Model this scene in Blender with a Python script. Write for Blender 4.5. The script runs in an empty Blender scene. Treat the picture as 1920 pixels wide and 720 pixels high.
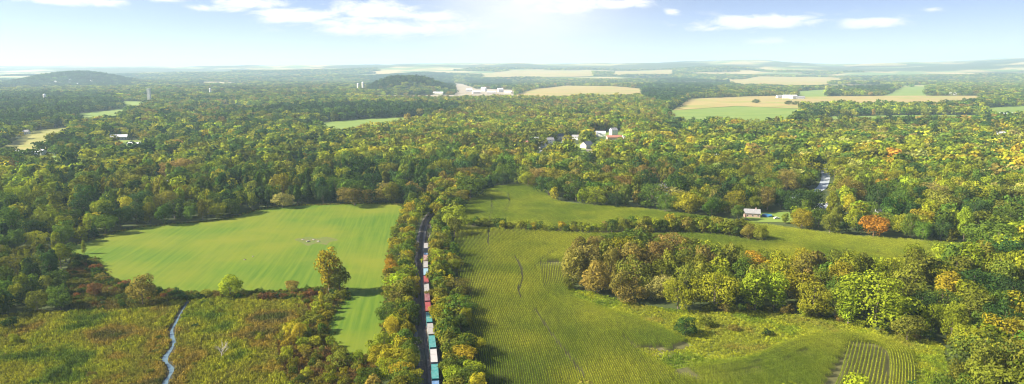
import bpy, bmesh, math, random
import numpy as np
from mathutils import Vector, Matrix
R = math.radians
random.seed(7); rng = np.random.default_rng(7)
S = bpy.context.scene
COL = S.collection

# ------------------------------------------------------------------ camera
CAM_H, FPX, PITCH = 115.0, 1280.0, math.atan(230/1280)
cam = bpy.data.cameras.new('camera'); cam.sensor_width = 36; cam.lens = 24
cam.clip_start = 1; cam.clip_end = 80000
camo = bpy.data.objects.new('camera', cam); COL.objects.link(camo)
camo.location = (0, 0, CAM_H); camo.rotation_euler = (math.pi/2-PITCH, 0, 0)
S.camera = camo
S.cycles.use_denoising = True; S.cycles.filter_width = 1.1
S.cycles.max_bounces = 5; S.cycles.diffuse_bounces = 3; S.cycles.glossy_bounces = 2
S.cycles.transmission_bounces = 3; S.cycles.volume_bounces = 1; S.cycles.transparent_max_bounces = 6
S.cycles.caustics_reflective = False; S.cycles.caustics_refractive = False

# ------------------------------------------------------------------ sun, sky, exposure
SUN_EL, SUN_AZ = R(33), R(-96)            # azimuth clockwise from +Y: the sun stands to the left, square to the view
sd = Vector((math.sin(SUN_AZ)*math.cos(SUN_EL), math.cos(SUN_AZ)*math.cos(SUN_EL), math.sin(SUN_EL)))
sl = bpy.data.lights.new('sun', 'SUN'); sl.energy = 5.0; sl.angle = R(0.6); sl.color = (1.0, 0.89, 0.68)
so = bpy.data.objects.new('sun', sl); COL.objects.link(so)
so.rotation_euler = sd.to_track_quat('Z', 'Y').to_euler()
S.view_settings.view_transform = 'Standard'; S.view_settings.look = 'None'
S.view_settings.exposure = 1.68; S.view_settings.gamma = 1
W = bpy.data.worlds.new('World'); S.world = W; W.use_nodes = True

def pix_dir(px, py):
    X = (px-960)/FPX; Y = -(py-360)/FPX; c, s = math.cos(PITCH), math.sin(PITCH)
    return np.array((X, c+Y*s, -s+Y*c))
def az_el(px, py):
    d = pix_dir(px, py); d = d/np.linalg.norm(d)
    return math.atan2(d[0], d[1]), math.asin(d[2])

def build_world():
    nt = W.node_tree; nt.nodes.clear(); N = nt.nodes; L = nt.links
    def math_n(op, a, b=None, clamp=False):
        n = N.new('ShaderNodeMath'); n.operation = op; n.use_clamp = clamp
        for i, v in enumerate((a, b)):
            if v is None: continue
            if isinstance(v, (int, float)): n.inputs[i].default_value = v
            else: L.new(v, n.inputs[i])
        return n.outputs[0]
    tc = N.new('ShaderNodeTexCoord')
    sep = N.new('ShaderNodeSeparateXYZ'); L.new(tc.outputs['Generated'], sep.inputs[0])
    x, y, z = sep.outputs
    az = math_n('ARCTAN2', x, y); el = math_n('ARCSINE', z)
    zz = math_n('ADD', math_n('MULTIPLY', math_n('MAXIMUM', z, 0.0), 3.2), 0.05)
    cb = N.new('ShaderNodeCombineXYZ'); L.new(x, cb.inputs[0]); L.new(y, cb.inputs[1]); L.new(zz, cb.inputs[2])
    nv = N.new('ShaderNodeVectorMath'); nv.operation = 'NORMALIZE'; L.new(cb.outputs[0], nv.inputs[0])
    sky = N.new('ShaderNodeTexSky'); sky.sky_type = 'NISHITA'; sky.sun_disc = False
    sky.sun_elevation = SUN_EL; sky.sun_rotation = SUN_AZ % (2*math.pi)
    sky.altitude = 100; sky.air_density = 1.0; sky.dust_density = 1.0; sky.ozone_density = 2.5
    L.new(nv.outputs[0], sky.inputs[0])
    # clouds: flat fair-weather streaks; each has a place in the sky (azimuth, elevation)
    spec = [(120,0,130,9,.9),(285,-6,60,9,.8),(410,16,60,7,.8),(465,6,70,9,.9),(660,40,90,10,.8),(800,30,60,12,.8),(565,30,80,14,1.0),(705,18,75,16,1.0),(735,52,150,16,.85),
            (850,50,60,14,.7),(1060,10,60,16,.9),(1170,6,50,9,1.0),(1262,22,16,6,.7),(1420,40,110,13,1.0),(1340,52,60,7,.6),
            (1640,42,60,10,1.0),(1745,17,25,5,.7),(1455,77,50,7,.5),(30,-30,120,14,.8),(620,-40,160,14,.8),(1500,-50,180,18,.9),(1900,-25,90,10,.7)]
    tot = None
    for px, py, wx, wy, a in spec:
        a0, e0 = az_el(px, py)
        dx = math_n('DIVIDE', math_n('SUBTRACT', az, a0), wx/FPX*math.cos(a0)**2)
        dy = math_n('DIVIDE', math_n('SUBTRACT', el, e0), wy/FPX*math.cos(a0))
        r2 = math_n('ADD', math_n('MULTIPLY', dx, dx), math_n('MULTIPLY', dy, dy))
        g = math_n('MULTIPLY', math_n('EXPONENT', math_n('MULTIPLY', r2, -0.8)), a)
        tot = g if tot is None else math_n('MAXIMUM', tot, g)
    tot = math_n('MULTIPLY', tot, 1.25)
    # the same kind of cloud goes on over the rest of the sky
    pl = N.new('ShaderNodeCombineXYZ'); zc = math_n('ADD', math_n('MAXIMUM', z, 0), 0.12)
    L.new(math_n('DIVIDE', x, zc), pl.inputs[0]); L.new(math_n('DIVIDE', y, zc), pl.inputs[1])
    nb = N.new('ShaderNodeTexNoise'); nb.inputs['Scale'].default_value = 0.9; nb.inputs['Detail'].default_value = 6
    L.new(pl.outputs[0], nb.inputs['Vector'])
    high = math_n('MULTIPLY', math_n('SUBTRACT', nb.outputs['Fac'], 0.5), 3.0, True)
    high = math_n('MULTIPLY', high, math_n('MULTIPLY', math_n('SUBTRACT', el, 0.11), 12.0, True))
    tot = math_n('MAXIMUM', tot, high)
    uv = N.new('ShaderNodeCombineXYZ')
    L.new(math_n('MULTIPLY', az, 26.0), uv.inputs[0]); L.new(math_n('MULTIPLY', el, 85.0), uv.inputs[1])
    n1 = N.new('ShaderNodeTexNoise'); n1.inputs['Scale'].default_value = 1.0; n1.inputs['Detail'].default_value = 9
    n1.inputs['Roughness'].default_value = 0.62; n1.inputs['Distortion'].default_value = 0.6
    L.new(uv.outputs[0], n1.inputs['Vector'])
    dens = math_n('ADD', math_n('MULTIPLY', math_n('SUBTRACT', n1.outputs['Fac'], 0.5), 2.6), tot)
    dens = math_n('MULTIPLY', math_n('SUBTRACT', dens, 0.3), 1.6, True)
    dens = math_n('MULTIPLY', dens, math_n('MULTIPLY', tot, 1.6, True))
    # cloud glow painted into the sky above the horizon, a little right of centre
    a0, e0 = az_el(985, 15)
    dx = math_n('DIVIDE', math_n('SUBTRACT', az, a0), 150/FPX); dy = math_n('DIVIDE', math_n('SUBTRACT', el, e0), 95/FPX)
    sky_glow = math_n('EXPONENT', math_n('MULTIPLY', math_n('ADD', math_n('MULTIPLY', dx, dx), math_n('MULTIPLY', dy, dy)), -0.8))
    sky_glow = math_n('MULTIPLY', sky_glow, math_n('ADD', math_n('MULTIPLY', n1.outputs['Fac'], 0.5), 0.7), True)
    mx1 = N.new('ShaderNodeMix'); mx1.data_type = 'RGBA'; L.new(sky_glow, mx1.inputs['Factor'])
    mx2 = N.new('ShaderNodeMix'); mx2.data_type = 'RGBA'; L.new(math_n('MULTIPLY', dens, 0.85), mx2.inputs['Factor'])
    hs = N.new('ShaderNodeHueSaturation'); hs.inputs['Saturation'].default_value = .9; hs.inputs['Hue'].default_value = .512; L.new(sky.outputs[0], hs.inputs['Color'])
    pale = math_n('MULTIPLY', math_n('EXPONENT', math_n('MULTIPLY', math_n('MAXIMUM', el, 0.0), -27.0)), .9)   # the sky pales towards the horizon all round
    mx0 = N.new('ShaderNodeMix'); mx0.data_type = 'RGBA'; L.new(pale, mx0.inputs['Factor']); L.new(hs.outputs[0], mx0.inputs['A']); mx0.inputs['B'].default_value = (4.2, 4.15, 4.35, 1)
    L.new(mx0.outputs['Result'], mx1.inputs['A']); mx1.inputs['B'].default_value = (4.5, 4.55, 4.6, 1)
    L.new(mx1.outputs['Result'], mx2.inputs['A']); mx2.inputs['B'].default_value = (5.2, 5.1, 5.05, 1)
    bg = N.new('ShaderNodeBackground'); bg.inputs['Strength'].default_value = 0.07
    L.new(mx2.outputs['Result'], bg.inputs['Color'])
    out = N.new('ShaderNodeOutputWorld'); L.new(bg.outputs[0], out.inputs['Surface'])
build_world()

# ------------------------------------------------------------------ small helpers
def hash2(ix, iy, seed=0):
    h = (ix.astype(np.int64)*374761393 + iy.astype(np.int64)*668265263 + seed*1442695041) & 0xffffffff
    h = ((h ^ (h >> 13))*1274126177) & 0xffffffff
    return ((h ^ (h >> 16)) & 0xffff)/65535.0
def noise(x, y, scale, seed=0, octaves=3):
    x = np.asarray(x, float)/scale; y = np.asarray(y, float)/scale; v = 0; a = 1; t = 0
    for o in range(octaves):
        ix, iy = np.floor(x), np.floor(y); fx, fy = x-ix, y-iy
        fx = fx*fx*(3-2*fx); fy = fy*fy*(3-2*fy); s = seed+o*17
        v = v + a*((hash2(ix,iy,s)*(1-fx)+hash2(ix+1,iy,s)*fx)*(1-fy)+(hash2(ix,iy+1,s)*(1-fx)+hash2(ix+1,iy+1,s)*fx)*fy)
        t += a; a *= .5; x = x*2+3.7; y = y*2+1.3
    return v/t
def sstep(a, b, x): t = np.clip((np.asarray(x, float)-a)/(b-a), 0, 1); return t*t*(3-2*t)
def mesh_of(name, v, f, mats=(), smooth=False):
    m = bpy.data.meshes.new(name); m.from_pydata([tuple(map(float, p)) for p in v], [], [tuple(map(int, q)) for q in f])
    for k in mats: m.materials.append(k)
    if smooth: m.polygons.foreach_set('use_smooth', [True]*len(m.polygons))
    m.update(); return m
def tag(o, label=None, cat=None, group=None, kind=None):
    if label: o['label'] = label
    if cat: o['category'] = cat
    if group: o['group'] = group
    if kind: o['kind'] = kind
    return o
def obj(name, mesh, parent=None, loc=(0,0,0), rot=(0,0,0), scale=(1,1,1)):
    o = bpy.data.objects.new(name, mesh); COL.objects.link(o)
    o.location = loc; o.rotation_euler = rot; o.scale = scale
    if parent is not None: o.parent = parent
    return o
def empty(name, loc, rz=0, scale=1):
    o = bpy.data.objects.new(name, None); COL.objects.link(o); o.location = loc; o.rotation_euler = (0,0,rz)
    o.scale = (scale,)*3; o.empty_display_size = .3; return o
class MB:
    def __init__(s): s.v = []; s.f = []
    def box(s, x0, x1, y0, y1, z0, z1, M=None):
        b = len(s.v); c = [(x0,y0,z0),(x1,y0,z0),(x1,y1,z0),(x0,y1,z0),(x0,y0,z1),(x1,y0,z1),(x1,y1,z1),(x0,y1,z1)]
        if M is not None: c = [tuple(M @ Vector(p)) for p in c]
        s.v += c; s.f += [tuple(b+i for i in q) for q in ((3,2,1,0),(4,5,6,7),(0,1,5,4),(1,2,6,5),(2,3,7,6),(3,0,4,7))]; return s
    def tube(s, p, q, r0, r1, n=6):
        p, q = Vector(p), Vector(q); d = (q-p).normalized(); a = d.orthogonal().normalized(); c = d.cross(a); b = len(s.v)
        for (o, r) in ((p, r0), (q, r1)):
            for i in range(n):
                t = 2*math.pi*i/n; s.v.append(tuple(o+(a*math.cos(t)+c*math.sin(t))*r))
        for i in range(n): j = (i+1) % n; s.f.append((b+i, b+j, b+n+j, b+n+i))
        s.f.append(tuple(b+n+i for i in range(n))); s.f.append(tuple(b+i for i in reversed(range(n)))); return s
    def mesh(s, name, *mats): return mesh_of(name, s.v, s.f, mats)

# ------------------------------------------------------------------ materials
def mat(name, col, rough=.8, var=None, scale=1.0, stretch=(1,1,1), rotz=0, detail=5, bump=0, spec=.3, second=None):
    m = bpy.data.materials.new(name); m.use_nodes = True; nt = m.node_tree; N, L = nt.nodes, nt.links
    b = N['Principled BSDF']; b.inputs['Roughness'].default_value = rough; b.inputs['Specular IOR Level'].default_value = spec
    b.inputs['Base Color'].default_value = (*col, 1)
    if var is not None:
        g = N.new('ShaderNodeNewGeometry'); mp = N.new('ShaderNodeMapping'); mp.vector_type = 'TEXTURE'; mp.inputs['Scale'].default_value = tuple(1/q for q in stretch)
        mp.inputs['Rotation'].default_value = (0,0,rotz); L.new(g.outputs['Position'], mp.inputs['Vector'])
        n = N.new('ShaderNodeTexNoise'); n.inputs['Scale'].default_value = scale; n.inputs['Detail'].default_value = detail
        n.inputs['Roughness'].default_value = .6; L.new(mp.outputs[0], n.inputs['Vector'])
        r = N.new('ShaderNodeValToRGB'); r.color_ramp.elements[0].position = .36; r.color_ramp.elements[1].position = .64
        r.color_ramp.elements[0].color = (*col, 1); r.color_ramp.elements[1].color = (*var, 1); L.new(n.outputs['Fac'], r.inputs[0])
        out = r.outputs[0]
        if second:
            c2, sc2, lo, hi = second[:4]; n2 = N.new('ShaderNodeTexNoise'); n2.inputs['Scale'].default_value = sc2; n2.inputs['Detail'].default_value = 6
            L.new(g.outputs['Position'], n2.inputs['Vector'])
            mr = N.new('ShaderNodeMapRange'); mr.inputs[1].default_value = lo; mr.inputs[2].default_value = hi; L.new(n2.outputs['Fac'], mr.inputs[0])
            mx = N.new('ShaderNodeMix'); mx.data_type = 'RGBA'; L.new(mr.outputs[0], mx.inputs['Factor']); L.new(out, mx.inputs['A'])
            mx.inputs['B'].default_value = (*c2, 1); out = mx.outputs['Result']
        L.new(out, b.inputs['Base Color'])
        if bump:
            bp = N.new('ShaderNodeBump'); bp.inputs['Strength'].default_value = bump; bp.inputs['Distance'].default_value = .3
            L.new(n.outputs['Fac'], bp.inputs['Height']); L.new(bp.outputs[0], b.inputs['Normal'])
    return m
def foliage_mat(name, mode, transl=.32):
    m = bpy.data.materials.new(name); m.use_nodes = True; nt = m.node_tree; N, L = nt.nodes, nt.links; N.clear()
    if mode == 'OBJECT': t = N.new('ShaderNodeObjectInfo'); col = t.outputs['Color']
    else: t = N.new('ShaderNodeAttribute'); t.attribute_type = 'INSTANCER'; t.attribute_name = 'tint'; col = t.outputs['Color']
    a = N.new('ShaderNodeAttribute'); a.attribute_type = 'GEOMETRY'; a.attribute_name = 'shade'
    mr = N.new('ShaderNodeMapRange'); mr.inputs[3].default_value = .45; mr.inputs[4].default_value = 1.5; L.new(a.outputs['Fac'], mr.inputs[0])
    sc = N.new('ShaderNodeVectorMath'); sc.operation = 'SCALE'; L.new(col, sc.inputs[0]); L.new(mr.outputs[0], sc.inputs['Scale'])
    hs = N.new('ShaderNodeHueSaturation'); hm = N.new('ShaderNodeMapRange'); hm.inputs[3].default_value = .512; hm.inputs[4].default_value = .492
    L.new(a.outputs['Fac'], hm.inputs[0]); L.new(hm.outputs[0], hs.inputs['Hue']); L.new(sc.outputs[0], hs.inputs['Color'])
    d = N.new('ShaderNodeBsdfDiffuse'); L.new(hs.outputs[0], d.inputs['Color'])
    tr = N.new('ShaderNodeBsdfTranslucent'); L.new(hs.outputs[0], tr.inputs['Color'])
    mx = N.new('ShaderNodeMixShader'); mx.inputs[0].default_value = transl; L.new(d.outputs[0], mx.inputs[1]); L.new(tr.outputs[0], mx.inputs[2])
    o = N.new('ShaderNodeOutputMaterial'); L.new(mx.outputs[0], o.inputs['Surface']); return m
M = {}
M['leaf'] = foliage_mat('leaf', 'OBJECT'); M['leaf_i'] = foliage_mat('leaf_mass', 'INSTANCER')
M['bark'] = mat('bark', (.11,.085,.06), .9, (.19,.16,.12), 3)
M['palebark'] = mat('pale_bark', (.42,.38,.32), .9, (.55,.5,.44), 3)
M['forest_floor'] = mat('forest_floor', (.018,.026,.01), .95, (.035,.045,.014), .06)
M['hay'] = mat('hay_grass', (.062,.125,.011), .9, (.108,.168,.014), .4, (.04,1,1), math.atan2(96, -12), 6, .2, .1, ((.15,.175,.017), .014, .42, .66))
M['corn_soil'] = mat('corn_soil', (.075,.075,.025), .95, (.1,.1,.035), .4)
M['marsh'] = mat('marsh_ground', (.1,.105,.02), .95, (.16,.13,.03), .09, bump=.3)
M['meadow'] = mat('meadow_ground', (.12,.17,.016), .95, (.2,.23,.02), .12, bump=.3, second=((.09,.1,.02), .04, .5, .65))
M['soil'] = mat('bare_soil', (.12,.13,.05), .95, (.22,.185,.12), .35)
M['mud'] = mat('wet_mud', (.13,.12,.04), .9, (.085,.14,.013), .3)
M['gravel'] = mat('ballast_stone', (.105,.1,.105), .95, (.17,.16,.165), 1.2, bump=.5)
M['steel'] = mat('rail_steel', (.3,.28,.27), .35, (.4,.38,.37), 2, spec=.6)
M['tie'] = mat('sleeper_timber', (.06,.05,.045), .9, (.1,.085,.07), 2)
M['asphalt'] = mat('asphalt', (.3,.34,.4), .5, (.36,.4,.46), .4)
M['cutstraw'] = mat('straw_field', (.27,.21,.075), .95, (.34,.27,.1), .02, (.2,1,1), R(20), second=((.24,.24,.06), .006, .5, .62))
M['pasture'] = mat('pasture', (.125,.2,.03), .95, (.175,.235,.04), .02, (.3,1,1), R(15))
M['mixed'] = mat('half_cut_field', (.2,.22,.05), .95, (.28,.25,.075), .02, (.3,1,1), R(35))
M['quarry'] = mat('quarry_stone', (.24,.205,.15), .95, (.36,.31,.24), .02)

# ------------------------------------------------------------------ terrain
SKYLINE = ([0,150,300,450,640,760,900,1000,1150,1280,1380,1480,1560,1640,1760,1920],
           [126,126,127.5,127,124.5,122,120.5,121,122,119.5,118,121,123,120.5,117,112])
KN_D = CAM_H*FPX/44
KNOLL = ((768-960)/FPX*(KN_D+130), KN_D+130); HILL_D = CAM_H*FPX/31
HILL = ((150-960)/FPX*(HILL_D+450), HILL_D+450)
def height(x, y):
    x = np.asarray(x, float); y = np.asarray(y, float); r = np.hypot(x, y)
    z = (noise(x, y, 900, 3, 3)-.5)*(14*sstep(900, 2600, r)+60*sstep(3800, 9000, r))
    yy = np.maximum(np.abs(y), 1.0); px = 960+FPX*x/np.maximum(r*.62, yy)
    sk = np.interp(px, *SKYLINE); top = 115+(131.5-sk)/FPX*13500
    z = z + (top-0)*sstep(5500, 13500, np.where(y > 0, np.maximum(y, r*.6), r))*(0.86+.28*noise(x, y, 2600, 11, 2))
    kx, ky = KNOLL; u = np.sqrt(((x-kx)/265)**2+((y-ky)/280)**2); z = z + 62*(1-sstep(.15, 1.0, u+.12*(noise(x, y, 120, 8, 2)-.5)))
    hx, hy = HILL; u = np.sqrt(((x-hx)/560)**2+((y-hy)/600)**2); z = z + 82*(1-sstep(.05, 1.0, u))
    return z
def unproj(px, py, z=None):
    d = pix_dir(px, py)
    if z is not None:
        t = (CAM_H-z)/-d[2]; return d[0]*t, d[1]*t
    if d[2] < -0.13: t = CAM_H/-d[2]; return d[0]*t, d[1]*t
    t = np.geomspace(700, 17000, 6000); zz = CAM_H+d[2]*t; hh = height(d[0]*t, d[1]*t)
    k = np.nonzero(zz < hh)[0]; k = k[0] if len(k) else -1
    return d[0]*t[k], d[1]*t[k]
def proj(x, y, z):
    c, s = math.cos(PITCH), math.sin(PITCH); dz = np.asarray(z)-CAM_H
    dep = y*c-dz*s; up = y*s+dz*c
    return 960+FPX*x/dep, 360-FPX*up/dep, dep

def build_ground():
    ang = np.concatenate([np.arange(-46, 46, .5), np.arange(46, 314, 4.0)])
    rad = np.concatenate([np.linspace(60, 1500, 30), np.geomspace(1560, 19000, 110)])
    v = [(0,0,0)]; f = []; na = len(ang)
    for r in rad:
        x = r*np.sin(np.radians(ang)); y = r*np.cos(np.radians(ang)); z = height(x, y)
        v += list(zip(x, y, z))
    for i in range(na):
        j = (i+1) % na; f.append((0, 1+j, 1+i))
        for k in range(len(rad)-1):
            a = 1+k*na; b = a+na; f.append((a+i, a+j, b+j, b+i))
    m = mesh_of('ground', v, f, (M['ground'],), True)
    va = np.array(v); fl = farfield(va[:,0], va[:,1])
    at = m.attributes.new('field', 'FLOAT', 'POINT'); at.data.foreach_set('value', fl.astype(np.float32))
    return tag(obj('ground', m), 'dark wooded ground of the wide valley running to the hills', kind='structure')
def farfield(x, y):
    r = np.hypot(x, y); n = noise(x*.42, y, 520, 41, 2)
    hill = np.hypot(x-HILL[0], y-HILL[1])
    return sstep(.53, .56, n)*sstep(4600, 5200, r)*sstep(800, 1000, hill)
def ground_mat():
    m = mat('ground', (.036,.055,.015), .95, (.06,.08,.02), .05); N, L = m.node_tree.nodes, m.node_tree.links; b = N['Principled BSDF']
    src = b.inputs['Base Color'].links[0].from_socket
    a = N.new('ShaderNodeAttribute'); a.attribute_name = 'field'
    g = N.new('ShaderNodeNewGeometry'); n = N.new('ShaderNodeTexNoise'); n.inputs['Scale'].default_value = .0022; n.inputs['Detail'].default_value = 2
    L.new(g.outputs['Position'], n.inputs['Vector'])
    r = N.new('ShaderNodeValToRGB'); r.color_ramp.elements[0].position = .42; r.color_ramp.elements[1].position = .56
    r.color_ramp.elements[0].color = (.12,.19,.05,1); r.color_ramp.elements[1].color = (.38,.3,.13,1); L.new(n.outputs['Fac'], r.inputs[0])
    mx = N.new('ShaderNodeMix'); mx.data_type = 'RGBA'; L.new(a.outputs['Fac'], mx.inputs['Factor']); L.new(src, mx.inputs['A']); L.new(r.outputs[0], mx.inputs['B'])
    L.new(mx.outputs['Result'], b.inputs['Base Color']); return m
M['ground'] = ground_mat()
build_ground()

def inside(poly, x, y):
    x = np.asarray(x); y = np.asarray(y); r = np.zeros(x.shape, bool); n = len(poly)
    for i in range(n):
        (x0,y0), (x1,y1) = poly[i], poly[(i+1) % n]
        if y0 == y1: continue
        c = ((y0 > y) != (y1 > y)) & (x < (x1-x0)*(y-y0)/(y1-y0)+x0); r ^= c
    return r
def seg_dist(pts, x, y):
    best = np.full(np.shape(x), 1e9); tang = np.zeros(np.shape(x))
    for (x0,y0), (x1,y1) in zip(pts[:-1], pts[1:]):
        dx, dy = x1-x0, y1-y0; t = np.clip(((x-x0)*dx+(y-y0)*dy)/(dx*dx+dy*dy), 0, 1)
        d = np.hypot(x-x0-t*dx, y-y0-t*dy); k = d < best; best = np.where(k, d, best); tang = np.where(k, math.atan2(dy, dx), tang)
    return best, tang
def smooth_closed(p, n=4):
    p = np.array(p); out = []
    for i in range(len(p)):
        a, b, c, d = p[i-1], p[i], p[(i+1) % len(p)], p[(i+2) % len(p)]
        for k in range(n):
            t = k/n; out.append(.5*((2*b)+(-a+c)*t+(2*a-5*b+4*c-d)*t*t+(-a+3*b-3*c+d)*t**3))
    return [tuple(q) for q in out]
def smooth_open(p, n=8):
    p = [np.array(q, float) for q in p]; p = [2*p[0]-p[1]]+p+[2*p[-1]-p[-2]]; out = []
    for i in range(1, len(p)-2):
        a, b, c, d = p[i-1:i+3]
        for k in range(n):
            t = k/n; out.append(.5*((2*b)+(-a+c)*t+(2*a-5*b+4*c-d)*t*t+(-a+3*b-3*c+d)*t**3))
    out.append(p[-2]); return [tuple(q) for q in out]
CLEAR = []
def sheet(name, poly, m, label, off=.05, step=None):
    bm = bmesh.new(); vs = [bm.verts.new((x, y, 0)) for x, y in poly]; bm.faces.new(vs)
    xs = [p[0] for p in poly]; ys = [p[1] for p in poly]
    if step:
        for ax, lo, hi in ((0, min(xs), max(xs)), (1, min(ys), max(ys))):
            c = lo+step
            while c < hi:
                no = (1,0,0) if ax == 0 else (0,1,0); co = (c,0,0) if ax == 0 else (0,c,0)
                bmesh.ops.bisect_plane(bm, geom=bm.verts[:]+bm.edges[:]+bm.faces[:], plane_co=co, plane_no=no); c += step
    bmesh.ops.triangulate(bm, faces=bm.faces[:]); bmesh.ops.recalc_face_normals(bm, faces=bm.faces[:])
    co = np.array([v.co[:] for v in bm.verts]); z = height(co[:,0], co[:,1])+off
    for v, q in zip(bm.verts, z): v.co.z = q
    if sum(f.normal.z for f in bm.faces) < 0: bmesh.ops.reverse_faces(bm, faces=bm.faces[:])
    me = bpy.data.meshes.new(name); bm.to_mesh(me); bm.free(); me.materials.append(m)
    return tag(obj(name, me), label, kind='structure')
def far_field(pix, m, label, name='field', off=.8, lower=1.13, clear=True):
    cy = sum(p[1] for p in pix)/len(pix)
    pp = [(x, 130+(y-130)*lower if y > cy else y) for x, y in pix]
    poly = [unproj(*p) for p in pp]
    d = np.mean([math.hypot(*p) for p in poly])
    if clear: CLEAR.append(poly)
    return sheet(name, poly, m, label, off*max(.3, min(d/2500, 3)), max(15, d/60))

# ---- near fields (pixel outlines of the photograph turned into ground positions; all the near ground is level)
def G(pts): return [unproj(x, y, 0) for x, y in pts]
HAY = smooth_closed(G([(105,472),(200,441),(270,425),(420,411),(500,390),(600,384),(748,383),(752,410),(738,450),(730,500),(727,560),(722,620),(714,657),(665,670),(624,655),(611,622),(622,585),(646,556),(632,538),(560,545),(440,549),(340,549),(240,534),(196,517),(178,492),(150,480)]), 3)
sheet('hay_field', HAY, M['hay'], 'bright green mown hay field left of the railway', .02); CLEAR.append(HAY)
MARSH = smooth_closed(G([(-160,640),(30,590),(150,585),(280,580),(330,566),(450,560),(545,556),(575,580),(560,610),(520,640),(530,700),(560,740),(560,860),(0,860),(-300,760)]), 3)
sheet('marsh', MARSH, M['marsh'], 'olive and rust coloured marsh in the lower left of the picture', .02); CLEAR.append(MARSH)
CORN_A = smooth_closed(G([(905,722),(888,670),(872,610),(862,550),(856,500),(852,450),(864,405),(886,372),(930,352),(1005,350),(1040,378),(1120,388),(1200,394),(1380,416),(1560,441),(1700,453),(1835,464),(1836,500),(1720,530),(1600,538),(1500,524),(1420,508),(1300,484),(1180,478),(1110,490),(1075,515),(1064,548),(1105,572),(1200,600),(1270,632),(1292,650),(1250,660),(1196,652),(1205,668),(1250,690),(1262,722),(1285,800),(950,800)]), 3)
sheet('corn_field', CORN_A, M['corn_soil'], 'large green corn field between the railway and the copse', .02); CLEAR.append(CORN_A)
CORN_B = smooth_closed(G([(1264,722),(1262,694),(1340,684),(1420,668),(1480,642),(1560,630),(1640,632),(1700,656),(1717,690),(1718,730),(1715,800),(1290,800)]), 3)
sheet('corn_field', CORN_B, M['corn_soil'], 'small rounded corn field in the lower right with pale row stripes', .02); CLEAR.append(CORN_B)
MEADOW = smooth_closed(G([(1060,540),(1180,568),(1300,584),(1420,582),(1560,598),(1640,618),(1750,636),(1775,680),(1760,800),(1260,800),(1240,690),(1180,650)]), 2)
sheet('meadow', MEADOW, M['meadow'], 'yellow green rough meadow strip around the small corn field', .012); CLEAR.append(MEADOW)
PATCH = smooth_closed(G([(1204,656),(1216,652),(1228,655),(1240,652),(1250,659),(1268,661),(1282,668),(1262,669),(1254,674),(1240,668),(1224,669),(1218,662)]), 3)
sheet('soil_patch', PATCH, M['soil'], 'bare tan soil patch at the end of the corn', .06)
MUD = smooth_closed(G([(552,449),(566,446),(580,444),(594,447),(612,444),(634,450),(618,454),(612,459),(592,456),(578,461),(566,455)]), 3)
sheet('mud_patch', MUD, M['mud'], 'brown worn patch in the hay field', .03)

# ---- farther fields and clearings
far_field([(588,231),(690,223),(802,218),(806,229),(700,238),(630,247),(608,240)], M['pasture'], 'narrow green pasture in front of the dark wood belt')
far_field([(-60,275),(0,262),(60,246),(128,238),(136,249),(95,262),(30,276),(0,279)], M['mixed'], 'pale half-cut field at the left edge of the picture')
far_field([(145,213),(225,205),(246,211),(216,221),(150,226)], M['pasture'], 'green pasture beside the dark wood on the left')
far_field([(225,190),(278,191),(272,201),(228,202)], M['pasture'], 'small green pasture below the tall pale tower')
far_field([(72,294),(125,291),(122,300),(80,303)], M['pasture'], 'small lawn behind the white houses on the left')
far_field([(215,263),(268,264),(266,275),(225,278)], M['pasture'], 'small lawn around the grey barn')
far_field([(410,193),(520,199),(515,204),(420,199)], M['cutstraw'], 'thin pale field within the far left woods')
far_field([(1262,206),(1292,186),(1380,182),(1450,180),(1500,182),(1660,180),(1840,180),(1836,192),(1750,201),(1500,203),(1380,198)], M['cutstraw'], 'long golden straw field behind the right-hand woods', off=1.2, lower=1.02)
far_field([(1243,209),(1310,201),(1380,199),(1500,204),(1502,212),(1470,224),(1262,224)], M['pasture'], 'green pasture in front of the long golden field')
far_field([(1540,219),(1700,216),(1842,216),(1842,223),(1700,225),(1560,224)], M['pasture'], 'thin green pasture strip below the golden field', lower=1.1)
far_field([(1840,203),(1930,198),(1990,200),(1930,209),(1850,209)], M['pasture'], 'green pasture by the right edge of the picture')
far_field([(945,180),(1000,167),(1060,161),(1150,162),(1206,167),(1206,178),(1100,179),(1000,182)], M['cutstraw'], 'golden straw field beyond the central woods')
far_field([(1365,152),(1420,144),(1590,146),(1550,156),(1450,159),(1380,158)], M['cutstraw'], 'pale straw field high on the right-hand slope', off=1.5)
far_field([(1655,174),(1690,164),(1738,162),(1736,177),(1665,179)], M['pasture'], 'green pasture between two wood belts on the right')
far_field([(1488,172),(1550,168),(1552,178),(1498,181)], M['pasture'], 'green pasture behind the white farm')
far_field([(905,139),(960,132),(1110,133),(1112,142),(905,145)], M['cutstraw'], 'pale straw field on the distant centre slope', off=2)
far_field([(1150,134),(1262,131),(1262,140),(1150,141)], M['cutstraw'], 'pale tan field on the distant slope right of centre', off=2)
far_field([(1580,112+10),(1700,121),(1700,124),(1590,126)], M['cutstraw'], 'faint pale field on the far ridge', off=2)
far_field([(455,128),(610,127),(600,130),(470,131)], M['cutstraw'], 'faint pale strip field on the far left horizon', off=2)
far_field([(700,175),(852,174),(850,156),(868,158),(892,167),(965,169),(965,179),(880,182),(760,182),(700,181)], M['quarry'], 'pale quarry floor and bank beside the wooded knoll', 'quarry', off=1.5, lower=1.11)
far_field([(1070,285),(1085,280),(1118,281),(1122,290),(1080,292)], M['quarry'], 'pale gravel yard beside the village road', 'yard')
far_field([(1070,272),(1092,270),(1108,278),(1078,281)], M['pasture'], 'small green lawn in the village')
far_field([(1105,250),(1170,244),(1172,262),(1110,266)], M['pasture'], 'lawn around the white village house')
far_field([(1216,345),(1250,345),(1252,368),(1222,368)], M['pasture'], 'small yard of the house in the tree line', lower=1.0)
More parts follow.
